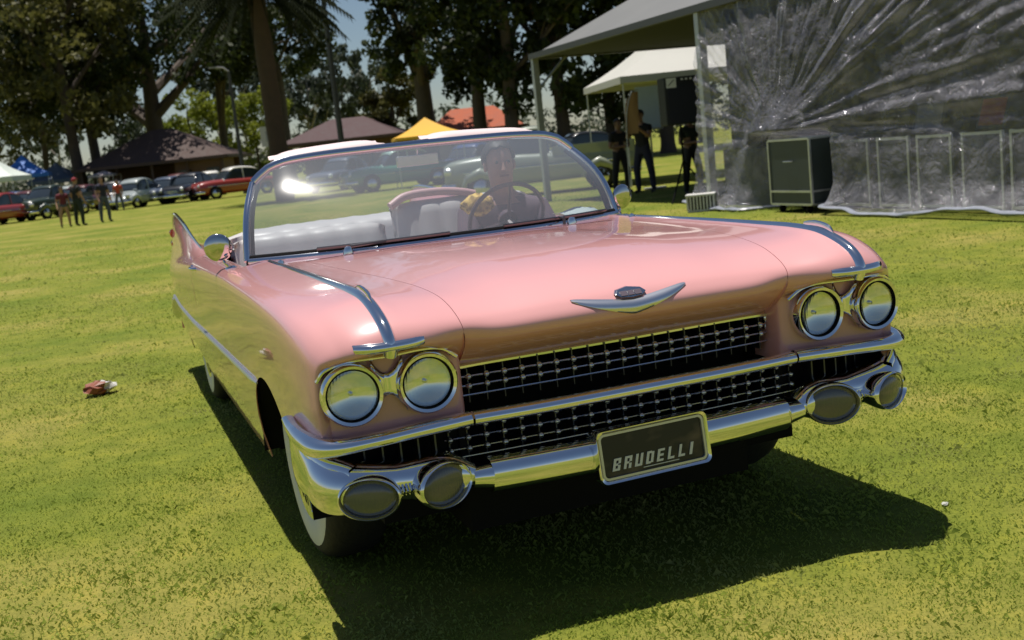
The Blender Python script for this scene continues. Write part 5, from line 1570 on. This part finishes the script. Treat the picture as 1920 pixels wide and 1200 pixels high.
person('person in black standing at the left of the two by the tan banner', ground_at(1168, 362), -YAW+.5, 1.66, BLK, BLK, SK3, HB, seed=5, pose='folded')
person('broad person in black with a cap beside the pale blue banner', ground_at(1212, 361), -YAW-.6, 1.80, BLK, NAVY, SK1, HB, seed=6, pose='cam', hat=mat('black_cap', (.015, .015, .018), .8))
person('person in dark clothes standing behind the speaker tripod', spot(1292, 22.5), -YAW+.4, 1.62, DGR, BLK, SK3, HB, seed=7, pose='folded')
# the driver
drv = person('driver in a shirt tinted like the glass reflection at the steering wheel behind the windscreen', (.60, 2.80, -.36), R(-8), 1.76, PURP, BLK, SK2, HB, pose='drive', seed=8, fingers=True)

# small things in and by the car
pp = MB(); g = [[Vector((.60+.20*i/6, 1.93+.20*j/4+.04*(i/6), 1.012+.010*math.sin(i*.9+j)+.02*(j/4))) for j in range(5)] for i in range(7)]
pp.grid(g); po = pp.build('paper_sheet', mat('white_paper', (.80, .86, .80), .7), None, solid=.001)
tag(po, 'white paper lying on the dashboard in the driver corner', 'paper')
yb = MB(); rg = random.Random(4); g = []
for i in range(13):
    th = math.pi*i/12
    g.append([Vector((.40+.085*math.sin(th)*math.cos(a)*(1+.18*math.sin(5*a+i)), 2.62+.05*math.sin(th)*math.sin(a), 1.085+.055*math.cos(th)*(1+.15*math.sin(3*a+2*i)))) for a in [2*math.pi*q/20 for q in range(21)]])
m_, n2, l2, b2 = nodes('yellow_pattern_cloth')
tc = n2.new('ShaderNodeTexCoord'); nt = n2.new('ShaderNodeTexNoise'); nt.inputs['Scale'].default_value = 28; cr_ = n2.new('ShaderNodeValToRGB')
cr_.color_ramp.elements[0].position = .42; cr_.color_ramp.elements[0].color = (.28, .16, .02, 1); cr_.color_ramp.elements[1].position = .58; cr_.color_ramp.elements[1].color = (.75, .50, .12, 1)
l2.new(tc.outputs['Object'], nt.inputs['Vector']); l2.new(nt.outputs['Fac'], cr_.inputs['Fac']); l2.new(cr_.outputs['Color'], b2.inputs['Base Color']); b2.inputs['Roughness'].default_value = .8
yo = yb.grid(g).build('cloth_bundle', m_, None, angle=0)
tag(yo, 'yellow patterned cloth bundle beside the driver, left of the steering wheel', 'cloth')
# litter
def litter(label, loc, s, mats, seed, name='crumpled_wrapper'):
    rg = random.Random(seed); m = MB(); g = []
    for i in range(9):
        th = math.pi*i/8
        g.append([Vector((s*1.5*math.sin(th)*math.cos(a), s*math.sin(th)*math.sin(a), max(0, s*.55*(1+math.cos(th))))) + Vector((rg.uniform(-1, 1), rg.uniform(-1, 1), rg.uniform(0, 1)))*s*.28 for a in [2*math.pi*q/12 for q in range(12)]])
    for r in g: r.append(r[0])
    m.grid(g)
    for i in range(len(m.mi)): m.mi[i] = 0 if (i % 12) < 9 else 1
    o = m.build(name, mats, None, smooth=False); o.location = loc; o.rotation_euler = (0, 0, .4)
    tag(o, label, 'litter')
litter('crumpled red brown and white wrapper on the grass left of the car', ground_at(190, 740), .075, [mat('brown_wrapper', (.24, .07, .035), .5), mat('white_wrapper', (.6, .6, .58), .5)], 9)
litter('tiny pale paper scrap on the grass at the shadow tip', ground_at(1772, 948), .010, [mat('pale_scrap', (.5, .5, .45), .7), mat('pale_scrap', (.5, .5, .45), .7)], 10, 'paper_scrap')
